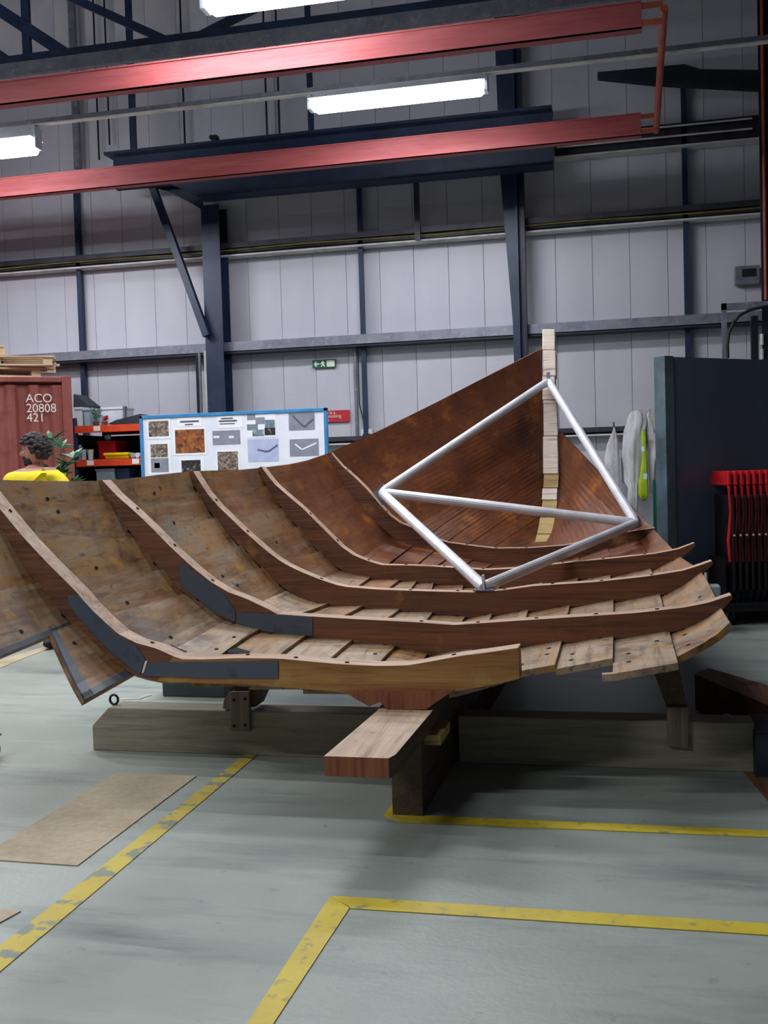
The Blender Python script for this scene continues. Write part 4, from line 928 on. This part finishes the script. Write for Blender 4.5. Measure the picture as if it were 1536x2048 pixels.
# --- folding chairs on their trolley
Yc = 9.0; c0 = F(1456, 1250); Yc = c0.y
tr = thing('chair_trolley', 'black wheeled trolley carrying the red folding chairs', 'trolley', (c0.x, c0.y, 0), None, R(18))
build('platform', G().box((-.05, -.05, .12), (1.0, .5, .17)).box((-.05, -.06, .17), (1.0, -.04, .2)), 'black_plastic', tr, local=True)
build('side_panel', G().box((-.035, -.02, .17), (-.02, .48, .60)), 'black_plastic', tr, local=True)
for x, y in ((.02, 0), (.02, .42), (.92, 0), (.92, .42)):
    w_ = build('castor_wheel', G().tube([(x-.015, y, .05), (x+.015, y, .05)], .05, 16), 'rubber', tr, local=True)
    build('castor_fork', G().box((x-.03, y-.015, .05), (x-.022, y+.015, .12)).box((x+.022, y-.015, .05), (x+.03, y+.015, .12)), 'galvanised', w_, local=True)
def chair_proto(loc):
    t = thing('folding_chair', 'x', 'chair', loc, 'red folding chairs on the trolley', R(18))
    for y in (.0, .44):
        build('side_tube', G().tube([(.0, y, .56), (-.012, y, .75), (.012, y, 1.0), (.0, y, 1.22), (.0, y+(.03 if y < .1 else -.03), 1.27)], [.014, .016, .013, .014, .013], 8), 'red_plastic', t, local=True)
        build('leg', G().tube([(.012, y+(.025 if y < .1 else -.025), .18), (.014, y+(.025 if y < .1 else -.025), .95)], .008, 8), 'black_plastic', t, local=True)
    build('backrest', G().hexa([(-.018, -.015, 1.24), (.022, -.015, 1.24), (.022, .455, 1.24), (-.018, .455, 1.24), (-.014, -.01, 1.37), (.018, -.01, 1.37), (.018, .45, 1.37), (-.014, .45, 1.37)]), 'red_plastic', t, local=True, bevel=.008)
    build('seat', G().box((.010, -.04, .30), (.034, .4, 1.16)), 'black_plastic', t, local=True, bevel=.004)  # enlarged black panel also stands for shade between the chairs
    build('hinge', G().tube([(.023, -.045, .8), (.023, -.03, .8)], .01, 8), 'sign_white', t, local=True)
    return t
dirr = Vector((math.cos(R(18)), math.sin(R(18)), 0))
ord_ = ['first chair, nearest the boat', 'second chair from the boat end', 'third chair from the boat end', 'fourth chair from the boat end', 'fifth chair from the boat end', 'sixth chair from the boat end', 'seventh chair from the boat end', 'eighth chair from the boat end', 'ninth chair from the boat end', 'tenth chair from the boat end']
pc = None
for i in range(10):
    loc = Vector((c0.x, c0.y, 0))+dirr*(.03+i*.058); loc.z = 0
    t = pc = chair_proto(loc) if i == 0 else copy_tree(pc)
    if i == 0: proto = t
    t.location = loc; t['label'] = 'red folding chair hung upright on the trolley, '+ord_[i]

# floor items under the right hull seen in the gap
t = thing('equipment_case', 'dull grey case on the floor beyond the frame tips', 'case', tuple(F(1430, 1262)))
q = F(1425, 1264)
xq0 = xat(1412, 1200, q.y); xq1 = xat(1442, 1200, q.y)
build('body', G().box((xq0, q.y, 0), (xq1, q.y+.18, zat(1430, 1172, q.y))), 'box_grey', t, bevel=.01)
build('handle', G().tube([(xq0+.01, q.y+.1, zat(1430, 1172, q.y)), (xq0+.01, q.y+.1, zat(1410, 1148, q.y))], .012, 8), 'sign_white', t)

# ================================================================== PERSON AND PLANT BY THE CONTAINER
YP = 8.2
hc = W(67, 905, YP)                         # middle of the head
px_, py_ = hc.x, YP
ps = thing('person', 'person in a yellow shirt with dark hair and beard standing behind the boat', 'person', (px_, py_, 0), None, 0)
PS = 1.12; ps.scale = (PS, PS, PS); hz = hc.z/PS
def skin(name, verts, edges, radii, root, m, parent, sub=2, extra=None):
    me = bpy.data.meshes.new(name); me.from_pydata(verts, edges, [])
    o = bpy.data.objects.new(name, me); COL.objects.link(o)
    sk = o.modifiers.new('s', 'SKIN'); sk.use_smooth_shade = True
    for i, v in enumerate(me.skin_vertices[0].data): v.radius = radii[i]; v.use_root = (i == root)
    sb_ = o.modifiers.new('u', 'SUBSURF'); sb_.levels = sub; sb_.render_levels = sub
    bpy.context.view_layer.update()
    me2 = bpy.data.meshes.new_from_object(o.evaluated_get(bpy.context.evaluated_depsgraph_get()))
    bpy.data.objects.remove(o); me2.materials.clear(); me2.materials.append(MATS[m])
    for p in me2.polygons: p.use_smooth = True
    if extra:
        import bmesh
        b = bmesh.new(); b.from_mesh(me2)
        for e_ in extra: b.from_mesh(e_)
        b.to_mesh(me2); b.free()
        for p in me2.polygons: p.use_smooth = True; p.material_index = 0
    me2.name = name; o = bpy.data.objects.new(name, me2); COL.objects.link(o); o.parent = parent; return o
# local frame: face looks towards -X (slightly to the camera); y is away from the camera
H = hz
sh = H-.175; LX = .17
# head, looking left and a little down
def head_fn(dv):
    # dv: unit direction, face along -X turned a little to -Y
    f = Vector((-.88, -.47, 0)).normalized(); s = Vector((-f.y, f.x, 0)); a = dv.dot(f); b_ = dv.dot(s); z = dv.z
    k = 1.0
    if a > 0: k -= .10*a*max(0, abs(b_))            # flatter cheeks
    if z < -.2: k -= .18*max(0, -z-.2)*(1-max(0, a)*.9)      # narrower below the ears at the back
    nose = math.exp(-((b_/.11)**2))*math.exp(-(((z+.12)/.17)**2))*max(0, a)**6
    brow = math.exp(-((b_/.4)**2))*math.exp(-(((z-.14)/.08)**2))*max(0, a)**4
    eye = (math.exp(-(((b_-.33)/.13)**2))+math.exp(-(((b_+.33)/.13)**2)))*math.exp(-(((z-.02)/.08)**2))*max(0, a)**3
    chin = math.exp(-((b_/.3)**2))*math.exp(-(((z+.78)/.16)**2))*max(0, a+.2)
    mouth = math.exp(-((b_/.25)**2))*math.exp(-(((z+.45)/.05)**2))*max(0, a)**4
    return k+.24*nose+.05*brow-.07*eye+.14*chin-.03*mouth
hg = G().blob((0, 0, H), .088, .080, .118, 64, 48, head_fn)
fdir = Vector((-.88, -.47, 0)).normalized(); sdir = Vector((-fdir.y, fdir.x, 0))
for sgn in (-1, 1):
    ec = Vector((0, 0, H-.005))+sdir*sgn*.082-fdir*.008
    hg.blob(ec, .016, .016, .032, 14, 10)
hm = bpy.data.meshes.new('h'); hm.from_pydata(hg.v, [], hg.f)
V = [(LX, 0, .95), (LX*.85, 0, 1.1), (LX*.4, 0, 1.28), (0, .0, sh+.0), (0, 0, sh+.05), (0, 0, H-.07),
     (.20, .0, sh-.03), (.29, 0, sh-.31), (.27, -.18, sh-.48), (-.20, 0, sh-.03), (-.25, 0, sh-.31), (-.20, -.18, sh-.48),
     (LX+.09, 0, .90), (LX+.10, -.01, .50), (LX+.09, .02, .10), (LX-.10, 0, .90), (LX-.07, -.01, .50), (LX-.03, .02, .10), (LX+.09, -.12, .05), (LX-.03, -.12, .05),
     (.26, -.26, sh-.51), (-.19, -.26, sh-.51)]
Ed = [(0, 1), (1, 2), (2, 3), (3, 4), (4, 5), (3, 6), (6, 7), (7, 8), (3, 9), (9, 10), (10, 11), (0, 12), (12, 13), (13, 14), (0, 15), (15, 16), (16, 17), (14, 18), (17, 19), (8, 20), (11, 21)]
rad = [(.15, .11), (.14, .1), (.16, .11), (.15, .09), (.058, .058), (.056, .06), (.065, .065), (.045, .045), (.032, .032), (.065, .065), (.045, .045), (.032, .032), (.09, .09), (.06, .06), (.04, .04), (.09, .09), (.06, .06), (.04, .04), (.035, .03), (.035, .03), (.035, .022), (.035, .022)]
body = skin('body', V, Ed, rad, 0, 'skin', ps, extra=[hm])
# fingers: short chains rooted inside each palm
for sgn in (1, -1):
    for q in range(5):
        hx = .26 if sgn > 0 else -.19; bx = hx+(q-2)*.018; z = sh-.51
        ln = (.05, .07, .078, .072, .056)[q] if q else .05
        if q == 0: pts = [(hx-sgn*.03, -.25, z), (hx-sgn*.05, -.28, z+.005), (hx-sgn*.055, -.31, z-.01)]
        else: pts = [(bx, -.27, z), (bx, -.27-ln*.6, z-.008), (bx, -.27-ln, z-.03)]
        build('finger', G().tube(pts, [.009, .008, .006], 8), 'skin', body, local=True, smooth=True)
shirt = skin('shirt', [(LX, 0, .92), (LX*.85, 0, 1.1), (LX*.4, 0, 1.28), (0, 0, sh-.02), (0, .005, sh+.035), (.2, 0, sh-.035), (.28, 0, sh-.22), (-.2, 0, sh-.035), (-.24, 0, sh-.22)],
             [(0, 1), (1, 2), (2, 3), (3, 4), (3, 5), (5, 6), (3, 7), (7, 8)], [(.175, .135), (.175, .13), (.185, .135), (.175, .12), (.075, .078), (.088, .088), (.078, .078), (.088, .088), (.078, .078)], 0, 'shirt_yellow', ps)
trou = skin('trousers', [(LX, 0, .97), (LX, 0, .9), (LX+.09, 0, .85), (LX+.1, -.01, .5), (LX+.09, .02, .09), (LX-.1, 0, .85), (LX-.07, -.01, .5), (LX-.03, .02, .09)],
            [(0, 1), (1, 2), (2, 3), (3, 4), (1, 5), (5, 6), (6, 7)], [(.165, .13), (.16, .125), (.11, .11), (.08, .08), (.06, .06), (.11, .11), (.08, .08), (.06, .06)], 0, 'trouser', ps)
for sgn in (1, -1):
    build('shoe', G().blob((LX+.03+sgn*.06, -.05, .05), .052, .14, .048, 16, 10), 'shoe', ps, local=True, smooth=True)
# hair: a curly cap leaving the face free
g = G()
def hair_fn(dv): return 1+.16*noise.noise(dv*4.2+Vector((3, 1, 2)))+.10*noise.noise(dv*11)
def capped(c, rx, ry, rz, nu, nv, keep):
    t = G().blob(c, rx, ry, rz, nu, nv, hair_fn); ks = []
    for f in t.f:
        m = sum((t.v[i] for i in f), Vector())/len(f)-Vector(c)
        if keep(m): ks.append(f)
    t.f = ks; t.m = [0]*len(ks); return t
cH = (0+.012, .008, H+.03)
def keep(m):
    a = m.dot(fdir)/.1; z = m.z/.1
    return z > .42 or (a < .38 and z > -.45) or (a < -.1 and z > -.85)
hg = capped(cH, .113, .108, .118, 56, 40, keep)
rr = random.Random(3)
for _ in range(150):
    a = rr.uniform(0, 6.28); zz = rr.uniform(-.5, 1); rad_ = math.sqrt(max(0, 1-zz*zz)); m = Vector((math.cos(a)*rad_*.113, math.sin(a)*rad_*.108, zz*.118))
    if keep(m): hg.blob(Vector(cH)+m*1.0, .022, .022, .018, 8, 6)
o = build('hair', hg, 'hair', ps, local=True, smooth=True); o['label'] = 'dark curly hair'
bg = G()
for _ in range(260):
    a = rr.uniform(-1.15, 1.15); zz = rr.uniform(-1.0, -.30)
    if abs(a) < .35 and -.62 < zz < -.38: continue
    d_ = fdir*math.cos(a)+sdir*math.sin(a); dv = Vector((d_.x*math.sqrt(1-zz*zz), d_.y*math.sqrt(1-zz*zz), zz))
    if abs(a) > .5 and zz > -.42: continue
    k = head_fn(dv); bg.blob(Vector((dv.x*.088*k, dv.y*.08*k, H+dv.z*.118*k)), .011, .011, .012, 6, 5)
o = build('beard', bg, 'beard', ps, local=True, smooth=True); o['label'] = 'short dark beard'
for sgn in (-1, 1):
    dv = (fdir*.93+sdir*.31*sgn+Vector((0, 0, .03))).normalized(); k = head_fn(dv)
    e_ = build('eye', G().blob((dv.x*.088*k*.97, dv.y*.08*k*.97, H+dv.z*.118), .0125, .0125, .009, 12, 8), 'eye_white', ps, local=True, smooth=True)
    build('iris', G().blob(Vector((dv.x*.088*k*.97, dv.y*.08*k*.97, H+dv.z*.118))+fdir*.009, .005, .005, .005, 8, 6), 'black_hole', e_, local=True)
    bz = dv+Vector((0, 0, .19)); kk = head_fn(bz.normalized())
    build('eyebrow', G().bar(Vector((bz.x*.088, bz.y*.08, H+bz.z*.118))+fdir*.006-sdir*.014, Vector((bz.x*.088, bz.y*.08, H+bz.z*.118))+fdir*.006+sdir*.014, .006, .006), 'hair', ps, local=True)
dv = (fdir+Vector((0, 0, -.5))).normalized(); k = head_fn(dv)
build('mouth', G().blob((dv.x*.088*k, dv.y*.08*k, H+dv.z*.118*k), .01, .02, .006, 12, 8), 'lip', ps, local=True, smooth=True)

# tall plant in front of the container
plant(118, 1000, 9.3, 0, 1.85, 48, .2, 'tall leafy green plant in front of the container', 'leaf', 'leaf_pale', lw=.16, pot=.17, stems=7)

for o in bpy.data.objects:
    if '_w' in o: del o['_w']
